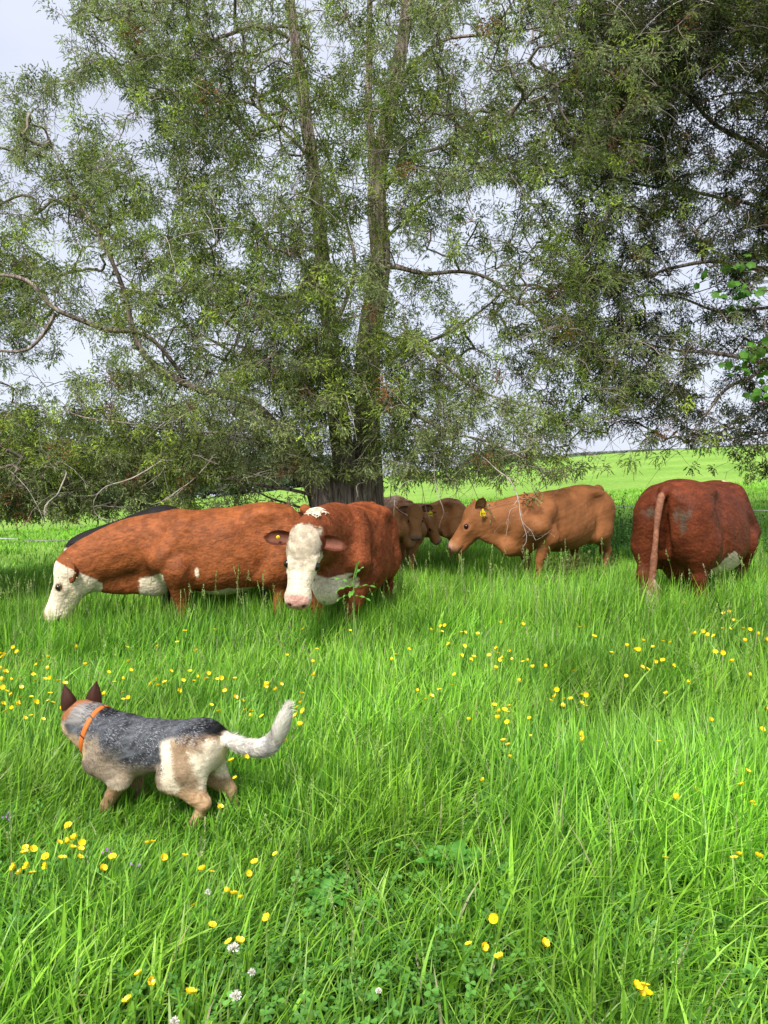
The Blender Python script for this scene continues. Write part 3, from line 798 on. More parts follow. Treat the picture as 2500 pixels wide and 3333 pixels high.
def locks(name, V, Q, N, C, count, length, rad, flow, mat, parent, dens, seed=3):
    """thick wavy locks of curly hair lying on the body"""
    r = np.random.default_rng(seed)
    n = np.cross(V[Q[:, 2]] - V[Q[:, 0]], V[Q[:, 3]] - V[Q[:, 1]]); A = np.linalg.norm(n, axis=1) * dens(V[Q].mean(1)); A /= A.sum()
    T = Tubes()
    for f in r.choice(len(Q), count, p=A):
        p = V[Q[f]].mean(0); nn = N[Q[f, 0]]; c = C[Q[f, 0]] * r.uniform(.82, 1.22)
        q_ = p * 16; d = flow(p[None])[0] + r.normal(0, .22, 3) + .75 * np.array([math.sin(q_[1] * 2 + q_[2]), math.sin(q_[2] * 2.3), math.cos(q_[1] * 1.7 - q_[2])]); d -= (d @ nn) * nn; d /= np.linalg.norm(d); s = np.cross(nn, d)
        t = np.linspace(0, 1, 9); ph = r.uniform(0, 6.28); L = length * r.uniform(.6, 1.3); w = L * r.uniform(.10, .24)
        P = p + nn * (.002 + .004 * np.sin(np.pi * t) * r.uniform(.3, 1.5))[:, None] + d * (L * t)[:, None] + s * (w * np.sin(t * r.uniform(5, 9) + ph))[:, None]
        T.add(P, rad * r.uniform(.7, 1.3) * np.array([.6, 1, 1.1, 1.1, 1, .9, .75, .55, .25]), 5, c)
    return T.build(name, mat, parent)

M_HAIR = mat_attr('cattle_coat', rough=0.62, spec=0.16, var=0.18, scale=7, bump=0.45, bscale=40, streak=0.30)
M_SOFT = mat_attr('short_summer_coat', rough=0.62, spec=0.15, var=0.12, scale=5, bump=0.15, bscale=22, streak=0.12)
M_FUR = mat_attr('hair_strands', rough=0.65, spec=0.12, var=0.15, scale=9)
M_EAR = mat_attr('ear_skin', rough=0.7, spec=0.2, trans=0.12, var=0.2, scale=20)
M_EYE, _n, _l, _b = principled('eye_wet_dark', 0.08, 0.6); _b.inputs['Base Color'].default_value = (0.012, 0.007, 0.005, 1)
M_TAG = mat_flat('ear_tag_yellow', (0.85, 0.62, 0.01), 0.45, 0.4, 0.05)
M_INK = mat_flat('tag_ink', (0.03, 0.03, 0.025), 0.6, 0.2)
M_CUD = mat_attr('grass_stem_in_mouth', rough=0.5, trans=0.2)
M_LID = mat_flat('eyelid_skin', (0.30, 0.12, 0.075), 0.6)

COWTAB = [[-.90, 1.12, .92, .05], [-.87, 1.20, .80, .13], [-.80, 1.28, .66, .205], [-.65, 1.325, .58, .265], [-.48, 1.335, .54, .30], [-.2, 1.30, .46, .355],
          [.1, 1.29, .44, .375], [.38, 1.30, .50, .335], [.58, 1.325, .56, .275], [.72, 1.27, .60, .225], [.84, 1.14, .64, .17], [.94, 1.0, .72, .10], [.97, .92, .80, .03]]
LEGS = {'hl': (-.60, .17), 'hr': (-.60, -.17), 'fl': (.52, .17), 'fr': (.52, -.17)}

def digit_strokes(ch):
    D = {'1': [((.35, .8), (.55, 1), (.55, 0))], '2': [((.1, .85), (.3, 1), (.7, 1), (.85, .75), (.1, 0), (.9, 0))],
         '5': [((.85, 1), (.2, 1), (.15, .55), (.6, .6), (.85, .35), (.6, 0), (.15, .05))],
         '9': [((.8, .6), (.4, .5), (.15, .75), (.4, 1), (.75, .95), (.8, .6), (.7, 0))],
         '6': [((.75, 1), (.3, .7), (.15, .3), (.4, 0), (.8, .2), (.7, .5), (.25, .45))],
         '4': [((.7, 0), (.7, 1), (.1, .35), (.95, .35))],
         '0': [((.5, 1), (.15, .7), (.15, .3), (.5, 0), (.85, .3), (.85, .7), (.5, 1))]}
    return D[ch]

def ear_tag(hang, nrm, parent, text, s=0.06, drop=True):
    """flat plastic flag tag, number on it; hang = hole position, nrm = facing direction"""
    nrm = np.asarray(nrm, float); nrm /= np.linalg.norm(nrm)
    up = np.array([0, 0, 1.0]); up = up - (up @ nrm) * nrm; up /= np.linalg.norm(up)
    rt = np.cross(up, nrm)
    o2 = [(-.5, -1.25), (.5, -1.25), (.55, -1.15), (.55, -.45), (.48, -.38), (.2, -.25), (.16, .1), (0, .16), (-.16, .1), (-.2, -.25), (-.48, -.38), (-.55, -.45), (-.55, -1.15)]
    hang = np.asarray(hang, float)
    P = np.array([hang + rt * a * s + up * b * s for a, b in o2])
    n = len(P); th = 0.0018
    V = np.concatenate([P + nrm * th, P - nrm * th, [P.mean(0) + nrm * th, P.mean(0) - nrm * th]])
    T = []
    for i in range(n):
        j = (i + 1) % n
        T += [[i, j, 2 * n], [n + j, n + i, 2 * n + 1], [i, n + i, j], [j, n + i, n + j]]
    tg = mesh_obj('ear_tag', V, tris=T, mat=M_TAG, parent=parent, smooth=False)
    if text:
        V2, T2, k = [], [], 0
        cw = 0.23; x0 = -cw * len(text) / 2 * 1.08
        for ci, ch in enumerate(text):
            for st in digit_strokes(ch):
                pts = [(x0 + ci * cw * 1.08 + a * cw * 0.85, -1.12 + b * .5) for a, b in st]
                for (a, b), (c, d) in zip(pts[:-1], pts[1:]):
                    e = np.array([c - a, d - b]); e /= np.linalg.norm(e) + 1e-9; m = np.array([-e[1], e[0]]) * 0.035
                    for p in ((a + m[0] - e[0] * .02, b + m[1] - e[1] * .02), (a - m[0] - e[0] * .02, b - m[1] - e[1] * .02), (c - m[0] + e[0] * .02, d - m[1] + e[1] * .02), (c + m[0] + e[0] * .02, d + m[1] + e[1] * .02)):
                        V2.append(hang + (rt * p[0] + up * p[1]) * s + nrm * (th + 0.0012))
                    T2 += [[k, k + 1, k + 2], [k, k + 2, k + 3]]; k += 4
        mesh_obj('tag_number', V2, tris=T2, mat=M_INK, parent=tg, smooth=False)
    return tg

def build_cow(name, label, cat, pos, yaw, S=1.0, sx=1.0, girth=1.0, hp=(1.25, 0, .98), hf=(1, 0, -.6), hu=(0.6, 0, 1), hs=1.0,
              neck=None, neck_r=(.21, .13), colour=None, res=0.0125, legs={}, tail=None, bend=None, tab=None, tags=(), pink=True,
              furs=(), earc=((.30, .13, .08), (.16, .045, .02)), earpose=None, bulge=None, thin=1.0, eyeopen=1.0, nose=(.62, .33, .27), belly=1.0, extra=None, group=None, earlen=.21, nz0=1.04, fth=1.12, shz=1.18, pre=None, hide=None):
    root = empty(name, (pos[0], pos[1], terrain(pos[0], pos[1]) + (pos[2] if len(pos) > 2 else 0)), math.radians(yaw))
    tag(root, label, cat, group)
    tab = np.array(tab if tab is not None else COWTAB, float).copy()
    tab[:, 0] *= sx; tab[:, 3] *= girth
    tab[:, 2] = 0.9 - (0.9 - tab[:, 2]) * belly if belly != 1 else tab[:, 2]
    H = frame(hf, hu); hp = np.asarray(hp, float)
    hw = lambda x, y, z: hp + H @ (np.array([x, y, z]) * hs)
    allp = np.array([hw(.55, 0, 0), hw(-.1, .2, 0), hw(-.1, -.2, 0), hw(.5, 0, -.25), hw(0, 0, .1), [-1.08 * sx, -.45 * girth - .1, -.02], [1.05 * sx, .45 * girth + .1, 1.42]])
    lo = allp.min(0) - 0.06; hi = allp.max(0) + 0.08; lo[2] = min(lo[2], -0.02)
    if tail is not None:
        tp = np.asarray(tail[0], float); lo = np.minimum(lo, tp.min(0) - .1); hi = np.maximum(hi, tp.max(0) + .1)
    wf = tab[6, 3] / (.375 * girth)
    G = Field(lo, hi, res / S)
    G.torso(tab, k=0.05, bend=bend)
    bo = (lambda x: float(bend(np.array([x]))[0])) if bend else (lambda x: 0.0)
    for sg in (1, -1):
        # hooks, pins, shoulder blades
        G.ell((-.50 * sx, sg * .225 * girth + bo(-.5), 1.22), (.09, .05, .045), 0.11)
        G.ell((-.84 * sx, sg * .11 + bo(-.85), 1.14), (.06, .05, .06), 0.10)
        G.cone((.46 * sx, sg * .17 * girth + bo(.5), shz), (.68 * sx, sg * .228 * girth + bo(.6), .82), .11, .118 * fth, 0.07)
        G.cone((.66 * sx, sg * .215 * girth + bo(.6), .84), (.50 * sx, sg * .245 * girth + bo(.5), .68), .11, .105 * fth, 0.04)
        # hind leg
        fx, fy = legs.get('hl' if sg > 0 else 'hr', LEGS['hl' if sg > 0 else 'hr'])[:2] if ('hl' if sg > 0 else 'hr') in legs else (-.62 * sx, sg * .17)
        b = bo(-.6)
        G.cone((-.66 * sx, sg * .16 * girth + b, 1.02), (-.62 * sx, sg * .205 * girth + b, .70), .20, .135 * thin, 0.09, sq=((0, 1, 0), .8))
        G.cone((-.62 * sx, sg * .205 * girth + b, .74), (-.44 * sx, sg * .22 * girth + b, .66), .13 * thin, .09 * thin, 0.07)
        hock = (fx - .10, sg * .19 + (fy - sg * .17) * .6 + b, .47)
        G.cone((-.60 * sx, sg * .205 * girth + b, .72), hock, .115 * thin, .058 * thin, 0.07, sq=((0, 1, 0), .75))
        G.cone(hock, (fx - .02, fy, .13), .052 * thin, .037 * thin, 0.03)
        G.cone((fx - .02, fy, .13), (fx + .03, fy, .05), .042 * thin, .052 * thin, 0.02)
        # front leg
        key = 'fl' if sg > 0 else 'fr'
        fx, fy = legs[key] if key in legs else (.54 * sx, sg * .16)
        b = bo(.5)
        knee = (fx + (.52 * sx - fx) * .35, fy + (sg * .18 + b - fy) * .35, .40)
        G.cone((.50 * sx, sg * .235 * girth + b, .72), knee, .105 * thin * fth, .056 * thin, 0.04)
        G.cone(knee, (fx, fy, .12), .047 * thin, .035 * thin, 0.025)
        G.cone((fx, fy, .12), (fx + .03, fy, .045), .040 * thin, .05 * thin, 0.02)
    for sg in (1, -1):       # thigh, point of shoulder, flank hollow and the crease behind the elbow
        by = bo(-.6)
        G.ell((-.70 * sx, sg * .195 * girth + by, .90), (.17, .10, .25), 0.08)
        G.ell((.80 * sx, sg * .145 * girth + bo(.8), .88), (.09, .07, .12), 0.08)
        G.ell((-.36 * sx, sg * .375 * girth * wf + bo(-.36), 1.10), (.12, .075, .10), 0.09, carve=True)
        G.ell((.36 * sx, sg * .43 * girth * wf + bo(.36), .86), (.045, .085, .24), 0.06, carve=True)
        G.ell((-.42 * sx, sg * .40 * girth * wf + bo(-.4), .72), (.045, .075, .13), 0.06, carve=True)
    bx = tab[-3, 0]
    G.ell((bx - .07, bo(bx), .66), (.15, .10, .15), 0.10)
    # neck
    npts = [np.array([.60 * sx, bo(.6), nz0])] + [np.asarray(p, float) for p in (neck or [])] + [hw(.03, 0, -.09)]
    NP = catmull(npts, 7); nr = np.linspace(neck_r[0], neck_r[1], 7)
    for i in range(6):
        d = NP[i + 1] - NP[i]; side = np.cross([0, 0, 1.0], d)
        G.cone(NP[i], NP[i + 1], nr[i], nr[i + 1], 0.07, sq=(side, .72))
    # dewlap
    for i in range(1, 5):
        G.cone(NP[i] - np.array([0, 0, nr[i] * .95]), NP[i + 1] - np.array([0, 0, nr[i + 1] * .8]), .045, .035, 0.06, sq=(np.cross([0, 0, 1.0], NP[i + 1] - NP[i]), .6))
    # head
    def E(c, r, k=.03, **kw): G.ell(hw(*c), np.array(r) * hs, k * hs, M=H, **kw)
    def K(a, b, ra, rb, k=.04, sq=None): G.cone(hw(*a), hw(*b), ra * hs, rb * hs, k * hs, sq=(H @ np.array(sq[0], float), sq[1]) if sq else None)
    E((.05, 0, -.06), (.115, .112, .105), .05)
    E((.0, 0, -.005), (.06, .07, .05), .05)
    K((.10, 0, -.085), (.42, 0, -.10), .112, .086, .05)
    E((.45, 0, -.108), (.078, .100, .078), .04, p=2.4)
    K((.09, 0, -.185), (.40, 0, -.172), .080, .050, .05)
    for sg in (1, -1):
        E((.09, sg * .054, -.16), (.115, .05, .125), .05)
        E((.185, sg * .082, -.030), (.058, .032, .030), .035)
        E((.21, sg * .088, -.090), (.06, .028, .03), .03)
        E((.488, sg * .050, -.085), (.034, .032, .036), .02)
        E((.520, sg * .052, -.074), (.022, .016, .014), .008, carve=True)
        E((.205, sg * .126, -.048), (.028, .020, .020), .010, carve=True)
    E((.475, 0, -.160), (.085, .12, .006), .008, carve=True)
    E((.425, 0, -.185), (.06, .05, .028), .03)
    if pre: pre(G)
    if tail is not None:
        tp = catmull(tail[0], 26); tr = np.interp(np.linspace(0, 1, 26), np.linspace(0, 1, len(tail[1])), tail[1])
        for i in range(25): G.cone(tp[i], tp[i + 1], tr[i], tr[i + 1], 0.05 if i < 3 else 0.004)
    if extra: extra(G)
    V, Q = G.mesh()
    # small folds and muscle unevenness
    N = vnormals(V, Q)
    torso_m = sstep(.45, .7, V[:, 2]) * sstep(1.0 * sx, .7 * sx, V[:, 0])
    V = V + N * ((fbm(V[:, 0] * 4 + 2 * V[:, 1], V[:, 2] * 4 - V[:, 1], 1) - .5) * .030 * torso_m + (noise3(V, 22, 4) - .5) * .006)[:, None]
    N = vnormals(V, Q)
    Hl = (V - hp) @ H / hs                                # head coordinates of every vertex
    C = colour(V, Hl, N)
    # nose, lips, lids
    nz = np.maximum(sstep(.485, .505, Hl[:, 0]), sstep(.440, .465, Hl[:, 0]) * (Hl[:, 2] > -.075)) * sstep(.098, .075, np.abs(Hl[:, 1])) * sstep(-.155, -.135, Hl[:, 2]) * (np.abs(Hl[:, 1]) < .12) * (np.abs(Hl[:, 2]) < .3) * (Hl[:, 0] < .6)
    C = C * (1 - nz[:, None]) + np.array(nose) * nz[:, None]
    for sg in (1, -1):
        d = np.linalg.norm((V - hw(.520, sg * .052, -.074)) / hs, axis=1); m = sstep(.022, .012, d)[:, None]; C = C * (1 - m) + np.array([.10, .03, .025]) * m
        d = np.linalg.norm((V - hw(.205, sg * .122, -.048)) / hs, axis=1); m = sstep(.044, .028, d)[:, None]; C = C * (1 - m) + np.array([.22, .08, .05]) * m
    m = (sstep(.006, .002, np.abs(Hl[:, 2] + .160)) * (Hl[:, 0] > .39) * (Hl[:, 0] < .6) * (np.abs(Hl[:, 1]) < .12))[:, None]
    C = C * (1 - m) + np.array([.07, .03, .025]) * m
    # hooves
    m = sstep(.085, .07, V[:, 2])[:, None]; C = C * (1 - m) + np.array([.05, .04, .03]) * m
    body = mesh_obj('body', V * S, quads=Q, mat=hide or M_HAIR, parent=root, colour=C)
    # eyes
    for sg in (1, -1):
        ball('eye', hw(.205, sg * .108, -.046) * S, .026 * hs * S * eyeopen, M_EYE, root)
    # ears
    ep = earpose or {}
    for sg in (1, -1):
        key = 'l' if sg > 0 else 'r'
        out, face, droop = ep.get(key, ((-.18, sg * 1.0, .02), (.75, 0, .25), .12))
        if isinstance(out, str): continue
        base = hw(-.005, sg * .085, -.055)
        v, q, c, (mid, od, fc, wd) = ear_mesh(base, H @ np.array(out, float), H @ np.array(face, float), earlen * hs, .125 * hs, *earc, droop=droop)
        e = mesh_obj('ear', v * S, quads=q, mat=M_EAR, parent=root, colour=c)
        # hair along the ear rim and inside
        nn = vnormals(v, q)
        fur('ear_hair', v * S, q, c * 1.1, nn, 700, .022 * S, lambda P, od=od: np.tile(od, (len(P), 1)), M_FUR, e, width=.004 * S, lift=.25, seed=5)
        for tkey, ttxt, ts, toff in tags:
            if tkey == key:
                if ttxt == 'button':
                    bpos = (mid + fc * .012) * S
                    ball('ear_button', bpos, .016 * S, M_TAG, e, sq=(1, 1, 1), k=8)
                    ball('button_hole', bpos + fc * .012 * S, .006 * S, M_INK, e, k=6)
                else:
                    R = np.array(toff[1], float)
                    ear_tag((mid + np.array(toff[0])) * S, R, e, ttxt, ts)
    for k_, fa in enumerate(furs):
        fur(fa.pop('name', 'coat_hair'), V * S, Q, fa.pop('C', C), N, mat=M_FUR, parent=body, seed=20 + k_, **fa)
    return root, hw, V, Q, N, C, H, hp

def hereford(red, white, spec):
    """colour function: red coat, white head, white patches given by spec(V, Hl, N) -> mask"""
    red = np.array(red); white = np.array(white)
    def f(V, Hl, N):
        n = noise3(V, 9, 3)[:, None]; n2 = noise3(V, 2.3, 8)[:, None]
        n3 = fbm(V[:, 0] * 18, V[:, 2] * 30 + V[:, 1] * 9, 44)[:, None]
        C = red * (0.55 + .35 * n + .35 * n2 + .30 * sstep(.36, .66, n3))
        m = spec(V, Hl, N)
        j = (noise3(V, 30, 6) - .5) * .25
        m = sstep(.35, .65, m + j)[:, None]
        return C * (1 - m) + white * (.86 + .22 * n) * m
    return f

def head_white(Hl, x0=.0, near=True):
    r = np.hypot(Hl[:, 1], Hl[:, 2] + .08)
    return sstep(x0 - .02, x0 + .02, Hl[:, 0]) * (r < .24) * (Hl[:, 0] < .7)

down = lambda P: np.tile([-.55, 0, -1.0], (len(P), 1))
def flow_body(P):
    d = np.tile([-1.0, 0, -.6], (len(P), 1)); return d
# ------------------------------------------------------------------ the herd
WHITE = (.74, .62, .46)
H1 = dict(name='cow')

def spec1(V, Hl, N):
    m = head_white(Hl, .02)
    m = np.maximum(m, sstep(.02, .05, Hl[:, 0]) * (np.abs(Hl[:, 1]) < .12) * (Hl[:, 2] < -.10) * (Hl[:, 2] > -.36) * (Hl[:, 0] < .5) * (V[:, 0] > 1.1))
    # throat line and brisket patch
    m = np.maximum(m, sstep(.50, .56, V[:, 0]) * sstep(.82, .74, V[:, 0]) * sstep(.70, .63, V[:, 2] + .15 * (noise3(V, 6, 2) - .5)) * (V[:, 2] > .36))
    bl = sstep(.545, .515, V[:, 2] + .05 * (noise3(V, 8, 2) - .5)) * (V[:, 2] > .33) * (np.abs(V[:, 1]) < .33) * (V[:, 0] < .20) * (V[:, 0] > -.40)
    m = np.maximum(m, bl)
    m = np.maximum(m, sstep(.025, .012, np.hypot(V[:, 0] - .25, (V[:, 2] - .70) * .4)) * .9)
    return m
T1 = np.array(COWTAB); T1[:, 1] -= np.array([0, 0, 0, 0, 0, .0, .01, .04, .07, .08, .05, 0, 0])
build_cow('cow', 'large red cow with a white face grazing in side view at the left', 'cow', (-1.62, 7.85), 192, S=1.06, sx=.82, girth=1.02,
          hp=(1.42, 0.02, .79), hf=(.44, .02, -.90), hu=(.9, 0, .45), hs=1.08, shz=1.10, nz0=.95, neck=[(.82, 0, .92), (1.10, 0, .83)], neck_r=(.29, .185),
          colour=hereford((.235, .070, .021), WHITE, spec1), tab=T1, belly=.97, thin=1.25, fth=1.25, extra=lambda G: (G.cone((.66, 0, .60), (1.0, 0, .58), .14, .09, .1, sq=((0, 1, 0), .6)), G.cone((.95, 0, .60), (1.2, 0, .62), .09, .07, .08, sq=((0, 1, 0), .6))),
          legs={'fl': (.36, .17), 'fr': (.46, -.16), 'hl': (-.42, .20), 'hr': (-.60, -.18)},
          earpose={'l': ((.50, .8, -.40), (.3, .6, .6), .0), 'r': ((-.5, -1.0, .0), (.6, 0, .2), .2)},
          furs=[dict(count=34000, length=.014, flow=flow_body, width=.0045, lift=.10, cvar=.09)],
          tail=([(-.76, 0, 1.27), (-.85, 0, 1.15), (-.87, 0, .8), (-.86, 0, .5), (-.85, 0, .25)], [.036, .034, .030, .035, .045]))

def spec2(V, Hl, N):
    m = head_white(Hl, -.10) * (1 - (Hl[:, 2] < -.15) * (Hl[:, 0] < .27)) * (1 - sstep(.10, .13, np.abs(Hl[:, 1])) * sstep(.10, .04, Hl[:, 0]))
    m = np.maximum(m, (Hl[:, 2] < -.10) * (Hl[:, 2] > -.27) * (Hl[:, 0] > .27) * (Hl[:, 0] < .55) * (np.abs(Hl[:, 1]) < .12))
    # crest patch
    c = V - np.array([1.08, .0, 1.22])
    m = np.maximum(m, sstep(1.25, .8, np.sqrt((c[:, 0] / .13) ** 2 + (c[:, 1] / .07) ** 2 + (c[:, 2] / .12) ** 2) + (noise3(V, 14, 2) - .5) * .5))
    m = np.maximum(m, sstep(.58, .66, V[:, 0]) * sstep(.76, .68, V[:, 2] + .2 * (noise3(V, 6, 2) - .5)) * (V[:, 2] > .2) * (V[:, 0] < 1.1) * (np.abs(V[:, 1]) < .26 - .13 * (V[:, 2] < .6)))
    m = np.maximum(m, sstep(.50, .47, V[:, 2] + .06 * (noise3(V, 8, 2) - .5)) * (V[:, 2] > .36) * (np.abs(V[:, 1]) < .30) * (V[:, 0] < .5) * (V[:, 0] > -.5))
    return m
hp2 = np.array([1.38, .02, 1.075]); H2 = frame((.46, .03, -.88), (.90, .30, .46))
def hcoord(P): return (P - hp2) @ H2 / 1.06
def dens_face(P):
    h = hcoord(P)
    return ((h[:, 0] > -.11) & (h[:, 0] < .25) & (np.hypot(h[:, 1], h[:, 2] + .05) < .2) & (h[:, 2] > -.07 + .05 * (h[:, 0] > .1)) & ((h[:, 0] < .13) | (np.abs(h[:, 1]) < .068))).astype(float) * sstep(.26, .20, h[:, 0])
def dens_body2(P): return sstep(.3, .5, P[:, 2]) * sstep(1.15, .9, P[:, 0]) * (1 - (P[:, 0] > .6) * (P[:, 2] < .8))
cow2 = build_cow('cow', 'red cow with a curly white face looking straight at the camera', 'cow', (-.33, 7.55), 256.5, sx=.92, girth=1.03,
          hp=hp2, hf=(.46, .03, -.88), hu=(.90, .30, .46), hs=1.06, eyeopen=1.2, thin=1.25, extra=lambda G: G.ell((.80, .03, .60), (.13, .10, .13), .15), neck=[(.85, 0, 1.06), (1.12, 0, 1.05)], neck_r=(.27, .17),
          colour=hereford((.195, .052, .018), WHITE, spec2), belly=1.0, earlen=.225,
          legs={'fl': (.62, .17), 'fr': (.48, -.17), 'hl': (-.60, .2), 'hr': (-.62, -.18)},
          earpose={'l': ((-.02, 1.0, .05), (.20, .0, 1.0), .10), 'r': ((-.02, -1.0, .05), (.20, .0, 1.0), .10)},
          earc=((.21, .08, .05), (.12, .035, .016)),
          tags=[('r', 'button', 0, 0)],
          furs=[dict(name='curly_forelock', count=20000, length=.030, flow=lambda P: np.tile([.1, 0, -1.0], (len(P), 1)), width=.004, lift=.14, dens=dens_face, curl=1.2, cvar=.03, speckle=lambda P, C, r: C * (.78 + .38 * noise3(P, 30, 2)[:, None] + .20 * np.sin(P[:, 2] * 120 + 14 * noise3(P, 16, 6) + 60 * P[:, 1])[:, None])),
                dict(count=60000, length=.026, flow=lambda P: np.tile([-.8, 0, -.7], (len(P), 1)), width=.0055, lift=.30, curl=.55, dens=dens_body2, cvar=.10, speckle=lambda P, C, r: C * (.55 + 1.1 * noise3(P, 26, 2)[:, None]) * (1 + .5 * (noise3(P, 5, 4)[:, None] - .5)))],
          tail=([(-.82, 0, 1.27), (-.92, 0, 1.15), (-.94, 0, .8), (-.93, 0, .5), (-.92, 0, .25)], [.05, .04, .032, .035, .045]))

locks('crest_tuft', cow2[2], cow2[3], cow2[4], np.tile(WHITE, (len(cow2[2]), 1)), 60, .085, .0045, lambda P: np.tile([.4, .5, -.6], (len(P), 1)), M_FUR, cow2[0].children[0], lambda P: ((np.abs(P[:, 0] - 1.08) < .10) & (np.abs(P[:, 1]) < .05) & (P[:, 2] > 1.1)).astype(float), seed=9)

def spec9(V, Hl, N):
    m = head_white(Hl, .02)
    m = np.maximum(m, sstep(.58, .52, V[:, 2] + .12 * (noise3(V, 5, 2) - .5) - .12 * np.exp(-((V[:, 0] + .24) / .14) ** 2)) * (V[:, 2] > .34) * (np.abs(V[:, 1]) < .46) * (V[:, 0] < .1) * (V[:, 0] > -.42))
    tl = (V[:, 0] < -.93) * (np.abs(V[:, 1]) < .12)
    m = np.maximum(m, tl * sstep(.52, .34, V[:, 2] + .35 * (noise3(V, 14, 2) - .5)))
    m = np.maximum(m, sstep(.05, .03, np.hypot(V[:, 0] - .5, V[:, 1] + .1)) * (V[:, 2] > 1.25))
    return m
def col9(V, Hl, N):
    C = hereford((.118, .027, .0095), WHITE, spec9)(V, Hl, N)
    tm = ((V[:, 0] < -.94) & (np.abs(V[:, 1] - .03) < .10))[:, None]; C = np.where(tm & (spec9(V, Hl, N)[:, None] < .4), np.array([.25, .105, .060]) * (.7 + .6 * noise3(V, 30, 9)[:, None]), C)
    # dried mud on the buttocks beside the tail
    for (y, z, ry, rz) in ((-.13, 1.02, .085, .055), (.13, 1.03, .07, .05), (-.15, .93, .04, .07)):
        d = np.sqrt(((V[:, 1] - y) / ry) ** 2 + ((V[:, 2] - z) / rz) ** 2) + (fbm(V[:, 1] * 34, V[:, 2] * 22, 3) - .5) * 1.6
        m = (sstep(1.15, .5, d) * (V[:, 0] < -.70) * (.45 + .8 * noise3(V, 60, 4)))[:, None].clip(0, 1)
        C = C * (1 - m * .8) + np.array([.095, .080, .055]) * m * .8
    return C
def udder(G):
    G.ell((-.38, .0, .50), (.20, .17, .13), .08)
    for a in (-.30, -.46):
        for b in (.07, -.07): G.cone((a, b, .42), (a, b, .34), .022, .014, .02)
T9 = np.array(COWTAB)
build_cow('cow', 'red cow seen from behind, its tail with a white switch hanging down', 'cow', (3.10, 7.62), 50, sx=.98, girth=1.08, S=1.035, pre=lambda G: G.ell((-.87, 0, .70), (.13, .035, .36), .07, carve=True),
          hp=(1.22, .38, .72), hf=(.25, .2, -1), hu=(1, .3, .3), neck=[(.95, .12, .92)], colour=col9, belly=1.05, tab=T9, thin=1.3,
          legs={'hl': (-.66, .23), 'hr': (-.55, -.22), 'fl': (.55, .22), 'fr': (.62, -.22)}, extra=udder,
          furs=[dict(count=46000, length=.018, flow=lambda P: np.tile([-.5, 0, -1.0], (len(P), 1)), width=.0048, lift=.16, curl=.25, cvar=.15),
                dict(name='tail_switch', count=2200, length=.13, flow=lambda P: np.tile([0, 0, -1.0], (len(P), 1)), width=.006, lift=.12,
                     dens=lambda P: ((P[:, 0] < -.95) & (np.abs(P[:, 1]) < .2) & (P[:, 2] < .48)).astype(float))],
          tail=([(-.78, 0, 1.22), (-.91, .01, 1.20), (-.985, .02, 1.02), (-1.02, .03, .75), (-1.02, .05, .5), (-1.0, .08, .3), (-.98, .10, .12)], [.046, .038, .029, .026, .032, .048, .040]))

def plain(c, amp=.3, face=None):
    c = np.array(c)
    def f(V, Hl, N):
        C = c * (.82 + amp * noise3(V, 8, 3)[:, None] + .2 * noise3(V, 2.1, 8)[:, None])
        m = (sstep(.40, .46, Hl[:, 0]) * (Hl[:, 0] < .6) * (np.abs(Hl[:, 1]) < .13) * (np.abs(Hl[:, 2]) < .3))[:, None]     # paler muzzle
        C = C * (1 - m * .45) + np.array(face if face is not None else c * 1.5) * m * .45
        for sg in (1, -1):                                                                 # pale ring round the eye
            d = np.sqrt(((Hl[:, 0] - .205) / .05) ** 2 + ((Hl[:, 2] + .06) / .045) ** 2) + 10 * (np.sign(Hl[:, 1]) != sg) + 10 * (np.abs(Hl[:, 1]) > .15)
            m = (sstep(1.2, .7, d) * .4)[:, None]; C = C * (1 - m) + c * 1.7 * m
        return C
    return f
TS = np.array(COWTAB); TS[:, 3] *= .88; TS[:, 2] += .03; TS[:, 1] -= np.array([0, 0, 0, 0, 0, .01, .03, .07, .11, .11, .06, 0, 0])
S8 = .98
steer = build_cow('steer', 'tan young steer in profile under the right branches, yellow ear tag numbered 1259', 'steer', (2.18, 9.65), 220, S=S8, sx=1.0, girth=1.0, tab=TS,
          hp=(1.20, -.35, 1.03), hf=(.475, -.40, -.78), hu=(.60, -.50, .62), hs=1.08, shz=1.04, nz0=.94, neck=[(.80, -.06, .93), (1.0, -.2, .90)], neck_r=(.25, .17), extra=lambda G: (G.cone((.62, 0, .60), (.92, -.05, .56), .12, .085, .1, sq=((0, 1, 0), .6)), G.cone((.90, -.05, .58), (1.10, -.20, .70), .08, .065, .08, sq=((.6, 1, 0), .6))),
          colour=plain((.25, .096, .034), face=(.50, .28, .15)), hide=M_SOFT, nose=(.50, .25, .20), earc=((.55, .30, .18), (.40, .15, .055)),
          legs={'fl': (.60, .15), 'fr': (.40, -.15), 'hl': (-.70, .17), 'hr': (-.50, -.17)}, belly=.98,
          earpose={'l': ((-.75, .70, .38), (.2, 1.0, -.1), .0), 'r': ((-.45, -.9, .55), (.6, 0, .3), .0)},
          tags=[('l', '1259', .062, ((.0, .03, -.06), (.30, 1.0, .05)))], res=.011,
          furs=[dict(count=22000, length=.012, flow=flow_body, width=.0045, lift=.09, cvar=.07)],
          tail=([(-.84, 0, 1.28), (-.95, 0, 1.18), (-1.0, -.04, .85), (-1.05, -.08, .6), (-1.14, -.12, .42), (-1.22, -.14, .32)], [.045, .038, .028, .032, .045, .02]))
